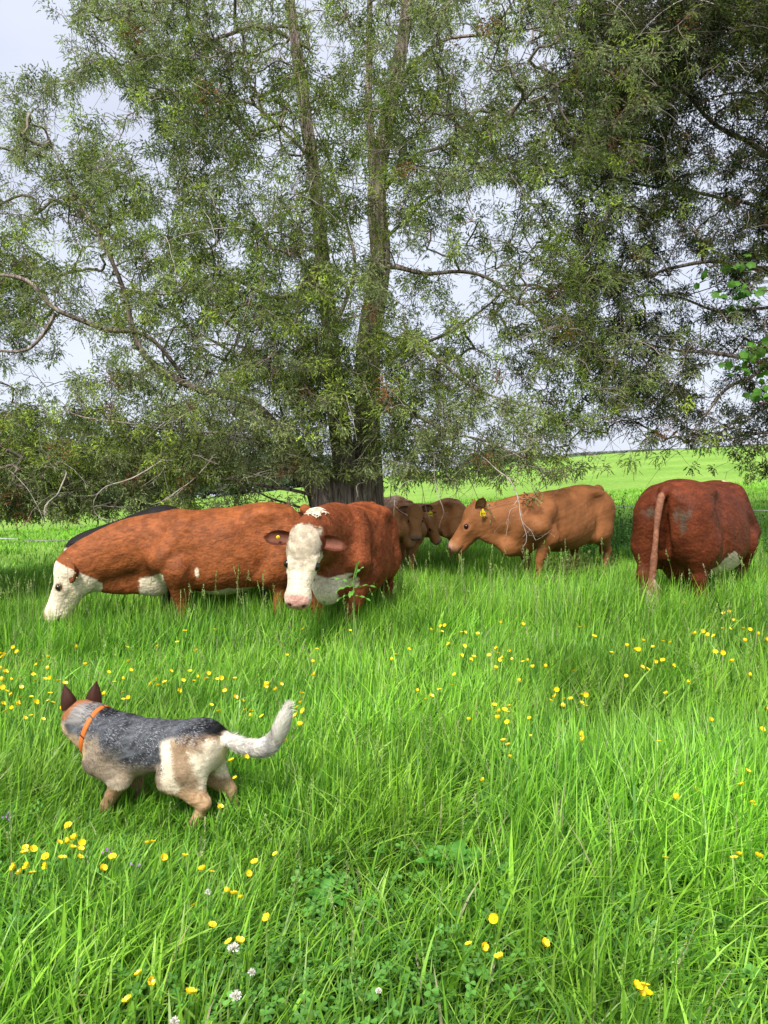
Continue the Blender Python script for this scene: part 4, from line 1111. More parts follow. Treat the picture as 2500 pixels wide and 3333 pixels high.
# the grass stem hanging from its mouth
rt, hw8, V8, Q8, N8, C8, Hm, hp8 = steer
T = Tubes(); m0 = hw8(.47, .055, -.16) * S8
T.add(catmull([m0 + np.array([0, -.03, .0]), m0 + np.array([0, .03, -.08]), m0 + np.array([-.02, .04, -.32]), m0 + np.array([-.05, .03, -.62])], 12), np.linspace(.004, .003, 12), 4, (.32, .48, .10))
T.add(catmull([m0 + np.array([0, -.02, .0]), m0 + np.array([.02, .03, -.12]), m0 + np.array([.10, .04, -.36])], 8), .003, 4, (.28, .45, .08))
T.build('grass_stem', M_CUD, rt)

TC = np.array(COWTAB); TC[:, 3] *= .74; TC[:, 2] += .10
build_cow('calf', 'brown calf facing the camera, yellow tag numbered 6249 at its ear', 'calf', (.17, 11.55), 290, S=.80, sx=.95, tab=TC,
          hp=(.98, 0, 1.23), hf=(.24, -.08, -.90), hu=(.93, -.38, .25), hs=1.04, neck=[(.80, 0, 1.12)], neck_r=(.19, .12), colour=plain((.47, .215, .092), face=(.55, .32, .20)), hide=M_SOFT,
          nose=(.34, .20, .17), earc=((.25, .13, .08), (.15, .07, .04)), tags=[('l', '6249', .062, ((.02, .05, -.04), (.8, -.25, .1)))], thin=1.0, belly=.9,
          legs={'fl': (.50, .13), 'fr': (.56, -.14), 'hl': (-.6, .15), 'hr': (-.6, -.15)}, res=.0105,
          earpose={'l': ((-.05, 1.0, .18), (.25, 0, .9), .0), 'r': ((-.05, -1.0, .05), (.25, .0, .9), .12)}, group='brown calves under the tree')
TC2 = TC.copy(); TC2[:, 1] -= np.array([0, .0, 0, 0, .0, .05, .06, .05, .02, 0, 0, 0, 0])
build_cow('calf', 'brown calf standing sideways with its head turned back to its own flank', 'calf', (.66, 11.95), 186, S=.81, sx=.80, tab=TC2,
          hp=(.02, .52, .98), hf=(-.42, .05, -.85), hu=(-.55, .72, .4), hs=.98, neck=[(.72, .30, 1.02), (.45, .52, 1.03)], neck_r=(.17, .12), colour=plain((.45, .20, .086)), hide=M_SOFT,
          nose=(.34, .20, .17), earc=((.25, .13, .08), (.15, .07, .04)), tags=[('l', 'button', .05, 0)], belly=.9, res=.0105,
          legs={'fl': (.36, .13), 'fr': (.44, -.14), 'hl': (-.55, .15), 'hr': (-.45, -.15)}, group='brown calves under the tree')
build_cow('cow', 'pale tan cow mostly hidden, only its back showing behind the brown calf', 'cow', (.02, 13.4), 60, S=.80, sx=.95, tab=TC, colour=plain((.52, .30, .17)), res=.018,
          neck=[(.9, 0, 1.05)])
build_cow('cow', 'dark brown cow mostly hidden, its back showing between the two white faced cows', 'cow', (-1.05, 9.7), 172, S=.88, sx=.95, colour=plain((.10, .035, .018)), res=.018,
          neck=[(.95, 0, 1.0)], hp=(1.3, 0, .9), hf=(.4, 0, -.9), hu=(.9, 0, .4))
def spec_b(V, Hl, N): return head_white(Hl, .0)
def black(V, Hl, N):
    m = head_white(Hl, .0)[:, None]
    return np.array([.016, .013, .013]) * (1 - m) + np.array(WHITE) * m
build_cow('cow', 'black cow with a white face grazing just behind the large red cow', 'cow', (-1.98, 8.78), 191, S=.99, sx=.88,
          hp=(1.47, 0.02, .87), hf=(.12, .02, -.98), hu=(.9, 0, .15), hs=1.0, neck=[(.84, 0, .94), (1.12, 0, .88)], neck_r=(.30, .19), colour=black, res=.015,
          earpose={'l': ((-.2, 1, .1), (.6, 0, .3), .0), 'r': ((.1, -1.0, .45), (.6, 0, .3), .0)}, earc=((.04, .03, .03), (.014, .011, .011)))

# ------------------------------------------------------------------ the dog
def build_dog():
    px, py = -1.0, 3.42
    root = empty('dog', (px, py, terrain(px, py)), math.radians(166))
    tag(root, 'blue speckled cattle dog with brown pricked ears and an orange collar', 'dog')
    tab = [[-.315, .42, .36, .03], [-.30, .45, .31, .062], [-.26, .468, .265, .088], [-.18, .478, .262, .098], [-.05, .472, .25, .104], [.06, .468, .225, .114], [.15, .468, .205, .118], [.23, .462, .21, .108], [.29, .45, .24, .09], [.34, .45, .29, .06], [.36, .42, .33, .02]]
    G = Field((-.72, -.28, -.02), (.66, .28, .74), .0062)
    G.torso(tab, p=2.2, k=.03, taper=.02)
    for sg in (1, -1):
        G.cone((.18, sg * .065, .385), (.27, sg * .075, .29), .07, .055, .04)
        el = (.15 if sg > 0 else .19, sg * .080, .215)
        G.cone((.26, sg * .075, .29), el, .055, .044, .04)
        ft = (.25, .075, .02) if sg > 0 else (.17, -.07, .02)
        wr = (ft[0] - .025, ft[1], .09)
        G.cone(el, wr, .038, .025, .025); G.cone(wr, (ft[0], ft[1], .03), .025, .026, .02); G.ell((ft[0] + .02, ft[1], .022), (.036, .026, .022), .015)
        G.cone((-.19, sg * .055, .378), (-.15, sg * .082, .29), .092, .078, .04, sq=((0, 1, 0), .85))
        st = (-.10, sg * .088, .25)
        G.cone((-.15, sg * .082, .29), st, .074, .052, .03)
        hk = (-.262, .088, .155) if sg > 0 else (-.30, -.085, .15)
        G.cone(st, hk, .056, .029, .035); G.cone((-.20, sg * .08, .30), (hk[0] + .03, hk[1], .18), .065, .03, .04, sq=((0, 1, 0), .8))
        ft = (-.195, .09, .03) if sg > 0 else (-.33, -.085, .03)
        G.cone(hk, ft, .024, .024, .015); G.ell((ft[0] + .02, ft[1], .022), (.038, .026, .022), .015)
    neck = catmull([(.20, 0, .362), (.30, 0, .395), (.385, -.005, .435)], 6)
    for i in range(5): G.cone(neck[i], neck[i + 1], .105 - .004 * i, .101 - .004 * i, .04)
    hc = np.array([.405, -.01, .452]); H = frame((.62, -.74, -.22), (.1, -.1, 1))
    hw = lambda x, y, z: hc + H @ np.array([x, y, z])
    G.ell(hc, (.092, .080, .076), .03, M=H)
    for sg in (1, -1): G.ell(hw(.02, sg * .045, -.035), (.06, .035, .045), .03, M=H)
    G.cone(hw(.06, 0, -.012), hw(.165, 0, -.03), .048, .028, .03)
    G.cone(hw(.06, 0, -.04), hw(.15, 0, -.05), .035, .02, .02)
    G.ell(hw(.178, 0, -.018), (.014, .016, .012), .01, M=H)
    tp = catmull([(-.27, 0, .435), (-.34, .0, .402), (-.43, .01, .385), (-.51, .01, .395), (-.565, .015, .45), (-.60, .02, .525), (-.615, .02, .575)], 22)
    tr = np.interp(np.linspace(0, 1, 22), [0, .2, .5, .8, 1], [.025, .024, .031, .025, .006])
    for i in range(21): G.cone(tp[i], tp[i + 1], tr[i], tr[i + 1], .02)
    V, Q = G.mesh(); N = vnormals(V, Q)
    V = V + N * ((noise3(V, 28, 4) - .5) * .0025)[:, None]
    N = vnormals(V, Q)
    Hl = (V - hc) @ H
    def mixc(C, c, m): m = np.clip(m, 0, 1)[:, None]; return C * (1 - m) + np.array(c) * m
    def zones(V, Hl):
        x, y, z = V.T; j = (noise3(V, 18, 2) - .5) * .5
        C = np.tile([.085, .088, .098], (len(V), 1))
        n = noise3(V, 60, 5)[:, None]; C = C * (.5 + 1.0 * n)
        C = mixc(C, (.015, .015, .017), sstep(.54, .64, noise3(V, 12, 7)) * sstep(.28, .32, z) * (x < .3) * .85)
        C = mixc(C, (.34, .26, .18), sstep(.33, .27, z + .06 * j - .10 * (x > .17) * sstep(.17, .24, x)) * (x > -.1))      # tan chest and belly edge
        C = mixc(C, (.25, .195, .14), sstep(.10, .17, x) * sstep(.40, .33, z + .07 * j) * .7)
        C = mixc(C, (.72, .60, .45), sstep(.245, .20, z + .05 * j) * (x > -.12))
        th = sstep(-.055, -.085, x + .04 * j - .25 * (z - .33)) * sstep(.455, .42, z + .06 * j + .2 * (x + .2) * (x > -.2))
        C = mixc(C, (.80, .68, .51), th)                                                                      # cream thigh with a tan band
        C = mixc(C, (.27, .165, .085), th * sstep(.055, .03, np.abs(x + .178 + .03 * j - .35 * (z - .33))) * .85)
        C = mixc(C, (.27, .165, .085), sstep(-.14, -.18, x) * sstep(-.34, -.30, x) * sstep(.375, .40, z + .05 * j) * sstep(.46, .44, z) * .8)
        C = mixc(C, (.78, .66, .50), sstep(-.235, -.265, x + .04 * j) * (z < .43) * (z > .22))
        C = mixc(C, (.010, .010, .011), sstep(1.15, .8, np.sqrt(((x + .265) / .06) ** 2 + ((z - .475) / .045) ** 2 + (y / .09) ** 2) + j * .5))
        C = mixc(C, (.012, .012, .013), sstep(1.1, .8, np.sqrt(((x - .245) / .045) ** 2 + ((z - .50) / .03) ** 2 + (y / .07) ** 2) + j * .4))
        C = mixc(C, (.36, .215, .12), sstep(.215, .18, z) * (np.abs(x - .2) < .14))                          # tan legs
        C = mixc(C, (.40, .25, .14), sstep(.24, .20, z) * (x < -.05))
        tl = sstep(-.31, -.335, x) * (z > .28)
        C = mixc(C, (.80, .74, .64), tl)
        C = mixc(C, (.12, .12, .14), tl * sstep(.60, .70, noise3(V, 45, 9)) * (x < -.3) * (x > -.56) * .6)
        nk = sstep(.29, .32, x)
        C = mixc(C, (.25, .23, .21), nk * sstep(.43, .47, z + .04 * j) * .9)
        C = mixc(C, (.50, .33, .20), nk * sstep(.40, .37, z + .05 * j))
        hd = (np.linalg.norm(Hl, axis=1) < .22) * (x > .33)
        C = mixc(C, (.30, .115, .045), hd * sstep(.015, .035, Hl[:, 2] + .35 * np.abs(Hl[:, 1]) + .02 * j) * sstep(-.085, -.055, Hl[:, 0] + .02 * j))
        C = mixc(C, (.42, .21, .10), hd * sstep(.02, .05, Hl[:, 0]))
        C = mixc(C, (.62, .42, .27), hd * sstep(.0, -.03, Hl[:, 2] + .03 * j) * sstep(-.07, -.03, Hl[:, 0] + .03 * j))
        C = mixc(C, (.01, .01, .01), hd * sstep(.172, .178, Hl[:, 0]))
        return C
    C = zones(V, Hl)
    body = mesh_obj('body', V, quads=Q, mat=M_HAIR, parent=root, colour=C)
    def flow(P):
        d = np.tile([-1.0, 0, -.35], (len(P), 1))
        leg = P[:, 2] < .24; d[leg] = [-.25, 0, -1.0]
        tl = (P[:, 0] < -.33) & (P[:, 2] > .28); d[tl] = [-1, 0, .1]
        t2 = P[:, 0] < -.54; d[t2] = [-.35, 0, 1.0]
        ch = (P[:, 0] > .18) & (P[:, 2] < .34) & ~leg; d[ch] = [-.6, 0, -.9]
        return d
    def lenf(P): return np.where((P[:, 0] < -.33) & (P[:, 2] > .28), 1.9, np.where(P[:, 2] < .2, .45, np.where(P[:, 0] > .36, .55, 1.0)))
    def speckle(P, CC, r):
        # black and white hairs mixed through the blue saddle
        x, y, z = P.T
        sad = sstep(.27, .31, z) * (1 - .75 * sstep(.12, .20, x) * sstep(.42, .36, z)) * (sstep(-.06, -.02, x - .5 * (z - .40)) ) + sstep(.40, .43, z) * sstep(-.26, -.2, x) * (x < .3)
        clump = .6 * noise3(P, 120, 3) + .4 * r.random(len(P))
        k = (r.random(len(P)) < .85 * np.clip(sad, 0, 1))
        w = k & (clump > .61); b = k & (clump < .60)
        CC = CC * (.85 + .35 * noise3(P * np.array([.35, 1, 1]), 70, 8)[:, None])
        CC[w] = np.array([.46, .47, .50]) * (.6 + .4 * r.random((w.sum(), 1)))
        CC[b] = np.array([.035, .036, .042]) * (.5 + r.random((b.sum(), 1)))
        return CC
    fur('coat_hair', V, Q, C, N, 150000, .020, flow, M_FUR, body, width=.0019, lift=.14, seed=3, cvar=.14, lenf=lenf, speckle=speckle)
    # ears: pricked, seen from behind
    for sg in (1, -1):
        base = hw(-.015, sg * .048, .045)
        out = H @ np.array([-.05, sg * .20, 1.0]); face = H @ np.array([1.0, sg * .45, .0])
        v, q, c, _x = ear_mesh(base, out, face,   .108, .078, (.22, .11, .08), (.055, .020, .012), thick=.003, cup=.38, droop=0, pointed=True)
        e = mesh_obj('ear', v, quads=q, mat=M_EAR, parent=root, colour=c)
        fur('ear_hair', v, q, c, vnormals(v, q), 1500, .008, lambda P, o=out: np.tile(o, (len(P), 1)), M_FUR, e, width=.002, lift=.2)
        ball('eye', hw(.075, sg * .030, .018), .009, M_EYE, root, k=8)
    # collar
    cc = np.array([.318, 0, .398]); ax = np.array([.93, 0, .25]); ax /= np.linalg.norm(ax)
    sy = np.array([0, 1.0, 0]); sz = np.cross(ax, sy)
    th = np.linspace(0, 2 * np.pi, 49)[:-1]
    R = .113
    rings = []
    for a, r_ in ((-.0105, R), (.0105, R), (.0105, R + .004), (-.0105, R + .004)):
        rings.append(cc + ax * a + (np.cos(th)[:, None] * sy * .97 + np.sin(th)[:, None] * sz * 1.0) * r_)
    v = np.concatenate(rings); n = 48; i = np.arange(n); j = (i + 1) % n
    q = np.concatenate([np.stack([i + a * n, j + a * n, j + ((a + 1) % 4) * n, i + ((a + 1) % 4) * n], -1) for a in range(4)])
    mc = mat_flat('collar_orange', (.66, .16, .03), .55, .3, .08)
    cl = mesh_obj('collar', v, quads=q, mat=mc, parent=root)
    md = mat_flat('collar_trim', (.03, .025, .02), .5, .4)
    # dark woven bands round the collar and a buckle ring
    for k0 in range(0, 48, 6):
        vv = []
        for a, t_ in ((-.0112, 0), (.0112, .5), (.0112, .85), (-.0112, .35)):
            ang = (k0 + t_ * 1.2) / 48 * 2 * np.pi
            vv.append(cc + ax * a + (np.cos(ang) * sy * .97 + np.sin(ang) * sz) * (R + .0055))
        mesh_obj('collar_band', vv, quads=[[0, 1, 2, 3]], mat=md, parent=cl, smooth=False)
    T = Tubes()
    tt = np.linspace(0, 2 * np.pi, 17); c0 = cc - np.array([0, 0, R + .018])
    T.add(np.stack([c0[0] + .0 * tt, c0[1] + .014 * np.cos(tt), c0[2] + .014 * np.sin(tt)], -1), .0025, 6, (.4, .4, .4))
    T.build('tag_ring', mat_flat('collar_metal', (.45, .45, .45), .3, .6), cl)
build_dog()
# ------------------------------------------------------------------ grass and ground plants
M_GRASS = mat_attr('grass_blades', rough=.5, spec=.25, trans=.30, var=.18, scale=1.1)
M_HERB = mat_attr('herb_leaves', rough=.5, spec=.3, trans=.3, var=.18, scale=9)
M_SEED = mat_attr('seed_heads', rough=.8, spec=.1, trans=.3, var=.15, scale=8)

def grass_h(x, y):
    h = .27 + .10 * (fbm(x * .9, y * .9, 31) - .5) * 2 + .05 * sstep(4.5, 6.5, y)
    h = h + .05 * sstep(.1, .8, x) * sstep(7, 3.5, y)
    low = np.exp(-(((x + 1.0) / .75) ** 2 + ((y - 3.05) / .55) ** 2) * 1.0)         # trampled, shorter in front of the dog
    h = h + .15 * sstep(5.9, 6.8, y) * sstep(9.4, 8.4, y)
    for cx, cy in ((.27, 2.88), (-.20, 2.62)):                                          # room round the leaf rosettes
        h = h - .14 * np.exp(-(((x - cx) / .20) ** 2 + ((y - cy) / .22) ** 2))
    h = h - .145 * low
    h = h - .09 * sstep(2.6, 1.9, y)
    h = h * (1 - .35 * sstep(8.8, 10.5, y)) * (1 - .55 * sstep(12, 17, y))
    return np.clip(h, .07, .6)

def clover_mask(x, y):
    n = fbm(x * 1.5 + 3, y * 1.5, 51)
    return sstep(.53, .66, n + .15 * sstep(3.2, 2.2, y) - .12 * sstep(3.6, 5, y))

def scatter(n, y0, y1, r, margin=1.25, power=1.0):
    """points in the wedge the camera sees (with a wide margin), uniform per square metre"""
    y = np.sqrt(r.uniform(y0 * y0, y1 * y1, n)) if power == 1 else r.uniform(y0, y1, n)
    x = r.uniform(-1, 1, n) * (y * .52 * margin + 1.5)
    return x, y

def blades(name, x, y, h, w, C, r, lean=.35, segs=3, curl=.0, mat=None, arch=None):
    n = len(x)
    z = terrain(x, y)
    az = r.uniform(0, 2 * np.pi, n)
    # wind-laid bias, coherent in patches
    bias = (fbm(x * .8, y * .8, 77) - .5) * 6
    az = np.where(r.random(n) < .45, bias + r.normal(0, .5, n), az)
    ln = lean * r.gamma(2.0, .5, n) * h
    dx, dy = np.cos(az) * ln, np.sin(az) * ln
    wa = az + np.pi / 2 + r.normal(0, .5, n)
    sx, sy = np.cos(wa), np.sin(wa)
    t = np.linspace(0, 1, segs + 1)
    V = []
    hz = np.sqrt(np.clip(1 - (ln / h) ** 2 * .35, .15, 1)) * h
    for k, tt in enumerate(t):
        px = x + dx * tt ** 1.8; py = y + dy * tt ** 1.8
        pz = z - .01 + hz * (tt - .22 * (ln / h).clip(0, 1.3) * tt ** 3)
        ww = w * .5 * (1 - tt ** 2.2) * (.75 + .5 * tt)
        if k < segs:
            V.append(np.stack([px - sx * ww, py - sy * ww, pz], -1)); V.append(np.stack([px + sx * ww, py + sy * ww, pz], -1))
        else: V.append(np.stack([px, py, pz], -1))
    V = np.stack(V, 1); m = V.shape[1]
    b = np.arange(n)[:, None] * m
    Q = np.concatenate([b + np.array([[2 * k, 2 * k + 1, 2 * k + 3, 2 * k + 2]]) for k in range(segs - 1)])
    Tt = b + np.array([[2 * segs - 2, 2 * segs - 1, 2 * segs]])
    return mesh_obj(name, V.reshape(-1, 3), tris=Tt, quads=Q, mat=mat or M_GRASS, colour=np.repeat(C, m, 0))

def grass_colour(x, y, r, n):
    pal = np.array([[.195, .395, .030], [.300, .520, .045], [.085, .215, .022], [.370, .560, .090], [.42, .53, .18]])
    k = r.choice(5, n, p=[.34, .30, .20, .13, .03])
    C = pal[k] * r.uniform(.8, 1.2, (n, 1))
    g = fbm(x * .7, y * .7, 41)
    C = C * (.58 + .86 * g)[:, None]
    C[r.random(n) < .012] = [.44, .38, .20]
    C[:, 0] *= .86
    C[:, 0] *= 1 + .25 * (fbm(x * 1.4, y * 1.4, 61) - .5)
    return C

def build_grass():
    r = np.random.default_rng(3)
    def layer(n, y0, y1, w, hs=1.0, segs=3, lean=.35, margin=1.25):
        x, y = scatter(n, y0, y1, r, margin)
        d = fbm(x * 2.6, y * 2.6, 21)
        keep = r.random(n) < sstep(.16, .42, d) * .9 + .12
        cm = clover_mask(x, y) * (y < 4.6)
        keep &= r.random(n) > cm * .62
        x, y = x[keep], y[keep]; n = len(x)
        h = grass_h(x, y) * r.uniform(.55, 1.3, n) * hs
        ww = w * r.uniform(.55, 1.5, n) * (1 + .12 * np.clip(y - 3, 0, 20))
        return blades('grass', x, y, h, ww, grass_colour(x, y, r, n), r, lean, segs)
    sets = [layer(84000, .9, 3.6, .0080, hs=1.12, segs=4, lean=.6), layer(118000, 3.4, 7.2, .0072, hs=1.08, segs=3, lean=.48, margin=1.15), layer(125000, 7.0, 13.5, .0060, segs=3, lean=.35, margin=1.1),
            layer(60000, 13.3, 26, .0075, segs=2, lean=.3, margin=1.1), layer(17000, 1.0, 6.5, .0125, hs=1.2, segs=5, lean=.9)]
    names = ['green grass blades nearest the camera', 'meadow grass between the dog and the cows', 'shaded meadow grass under and behind the cows', 'short bright grass of the field beyond the trees', 'broad arching grass blades in the foreground']
    for o, l in zip(sets, names): tag(o, l, 'grass', kind='stuff')
    # tall stems with open seed heads
    n = 1700
    x, y = scatter(n, 1.7, 8.5, r, .95)
    left = vnoise(x * .8 + 5, y * .8, 91)
    k = r.random(n) < (.25 + .9 * (left > .55)); x, y = x[k], y[k]; n = len(x)
    z = terrain(x, y); H = grass_h(x, y) * r.uniform(1.15, 1.6, n) + .05
    m = 34
    az = r.uniform(0, 6.28, n); ln = H * r.uniform(.05, .3, n)
    tops = np.stack([x + np.cos(az) * ln, y + np.sin(az) * ln, z + H], 1); roots = np.stack([x, y, z], 1)
    S = np.stack([-np.sin(az), np.cos(az), 0 * az], 1) * .0009 * (1 + .10 * y[:, None])
    mid = roots * .5 + tops * .5 - np.stack([np.cos(az) * ln, np.sin(az) * ln, 0 * az], 1) * .25
    V1 = np.stack([roots - S, roots + S, mid + S, mid - S, tops + S * .6, tops - S * .6], 1).reshape(-1, 3)
    b = np.arange(n)[:, None] * 6; Q1 = np.concatenate([b + [[0, 1, 2, 3]], b + [[3, 2, 4, 5]]])
    tone = np.array([[.28, .42, .10], [.38, .45, .18], [.36, .34, .20]])[r.choice(3, n, p=[.6, .33, .07])] * r.uniform(.8, 1.2, (n, 1))
    t = r.random((n, m)); hl = (.07 + .05 * r.random((n, 1)))
    axis = tops - mid; axis /= np.linalg.norm(axis, axis=1, keepdims=True)
    rad = (.004 + .022 * (1 - t) * r.random((n, 1))) * r.random((n, m))
    th = r.uniform(0, 6.28, (n, m))
    P = tops[:, None] - axis[:, None] * (hl * (1 - t) * 1.0)[..., None] + np.stack([np.cos(th) * rad, np.sin(th) * rad, 0 * th], -1)
    P = P.reshape(-1, 3); M = len(P); dd = r.normal(0, .5, (M, 3)) + np.repeat(axis, m, 0); dd /= np.linalg.norm(dd, axis=1, keepdims=True)
    e = np.cross(dd, r.normal(0, 1, (M, 3))); e /= np.linalg.norm(e, axis=1, keepdims=True)
    sc_ = (.0035 * (1 + .13 * np.repeat(y, m)))[:, None] * r.uniform(.6, 1.3, (M, 1))
    V2 = np.stack([P - dd * sc_, P + e * sc_ * .4, P + dd * sc_, P - e * sc_ * .4], 1).reshape(-1, 3)
    Q2 = np.arange(M * 4).reshape(-1, 4) + len(V1)
    C = np.concatenate([np.repeat(tone * .8, 6, 0), np.repeat(np.repeat(tone, m, 0), 4, 0)])
    o = mesh_obj('seeding_grass', np.concatenate([V1, V2]), quads=np.concatenate([Q1, Q2]), mat=M_SEED, colour=C)
    tag(o, 'pale feathery seed heads of the meadow grass', 'seed heads', kind='stuff')
    # clover leaves
    n = 21000
    x, y = scatter(n, 1.3, 4.8, r, 1.15)
    k = r.random(n) < clover_mask(x, y); x, y = x[k], y[k]; n = len(x)
    z = terrain(x, y) + r.uniform(.04, .17, n) * (.7 + .5 * vnoise(x * 3, y * 3, 12))
    nr = r.normal(0, .35, (n, 3)) + [0, -.15, 1]; nr /= np.linalg.norm(nr, axis=1, keepdims=True)
    u = np.cross(nr, r.normal(0, 1, (n, 3))); u /= np.linalg.norm(u, axis=1, keepdims=True); w = np.cross(nr, u)
    s = r.uniform(.007, .0125, n)[:, None]; c = np.stack([x, y, z], 1)
    V, T_, Cc = [], [], []
    tone = np.array([.105, .270, .040]) * r.uniform(.75, 1.35, (n, 1))
    for q in range(3):
        a = q * 2.094
        d = np.cos(a) * u + np.sin(a) * w; e = -np.sin(a) * u + np.cos(a) * w
        shp = [(0, 0), (.7, .55), (1.35, .75), (1.85, .5), (1.75, 0), (1.85, -.5), (1.35, -.75), (.7, -.55)]
        V.append(np.stack([c + d * s * a_ + e * s * b_ + nr * s * (.25 * abs(b_)) for a_, b_ in shp], 1))
    V = np.stack(V, 1).reshape(-1, 3)
    b = np.arange(n * 3)[:, None] * 8
    T_ = np.concatenate([b + [[0, i, i + 1]] for i in range(1, 7)])
    o = mesh_obj('clover', V, tris=T_, mat=M_HERB, colour=np.repeat(tone, 24, 0), smooth=False)
    tag(o, 'patches of three-leaved clover low in the foreground grass', 'clover', kind='stuff')

def leaf_strip(T, base, d, up, L, W, r, c, n=9, droop=.3, wavy=.12, lobed=0.0):
    """one flat tapering leaf with thickness of a blade, waved edges; appended to lists"""
    d = np.asarray(d, float) / np.linalg.norm(d); side = np.cross(d, up); side /= np.linalg.norm(side) + 1e-9; nn = np.cross(side, d)
    t = np.linspace(0, 1, n)[:, None]
    mid = np.asarray(base) + d * L * t + nn * (L * .25 * np.sin(np.pi * t * .6)) - np.array([0, 0, 1.0]) * droop * L * t ** 2
    prof = W * .5 * np.sin(np.pi * np.clip(t * .93 + .05, 0, 1)) ** .75 * (1 + lobed * np.sign(np.sin(t * 34)))
    wv = wavy * W * np.sin(t * 17 + r.uniform(0, 6))
    V = np.stack([mid - side * prof + nn * (W * .12 + wv), mid, mid + side * prof + nn * (W * .12 - wv)], 1).reshape(-1, 3)
    i = np.arange(n - 1)[:, None] * 3
    Q = np.concatenate([i + [[0, 1, 4, 3]], i + [[1, 2, 5, 4]]]) + T['n']
    T['v'].append(V); T['q'].append(Q); T['c'].append(np.tile(np.asarray(c) * r.uniform(.85, 1.15), (3 * n, 1))); T['n'] += 3 * n

def flush(T, name, mat, parent=None, off=(0, 0, 0)):
    return mesh_obj(name, np.concatenate(T['v']) - np.asarray(off), quads=np.concatenate(T['q']), mat=mat, parent=parent, colour=np.concatenate(T['c']))
def newT(): return {'v': [], 'q': [], 'c': [], 'n': 0}

def ray_ground(px, py, h):
    """world point at height h above the ground that the photograph shows at (px, py)"""
    lo, hi = 1.0, 40.0
    for _ in range(40):
        Y = (lo + hi) / 2; p = at(px, py, Y)
        if p[2] > terrain(p[0], p[1]) + h: lo = Y
        else: hi = Y
    return at(px, py, (lo + hi) / 2)

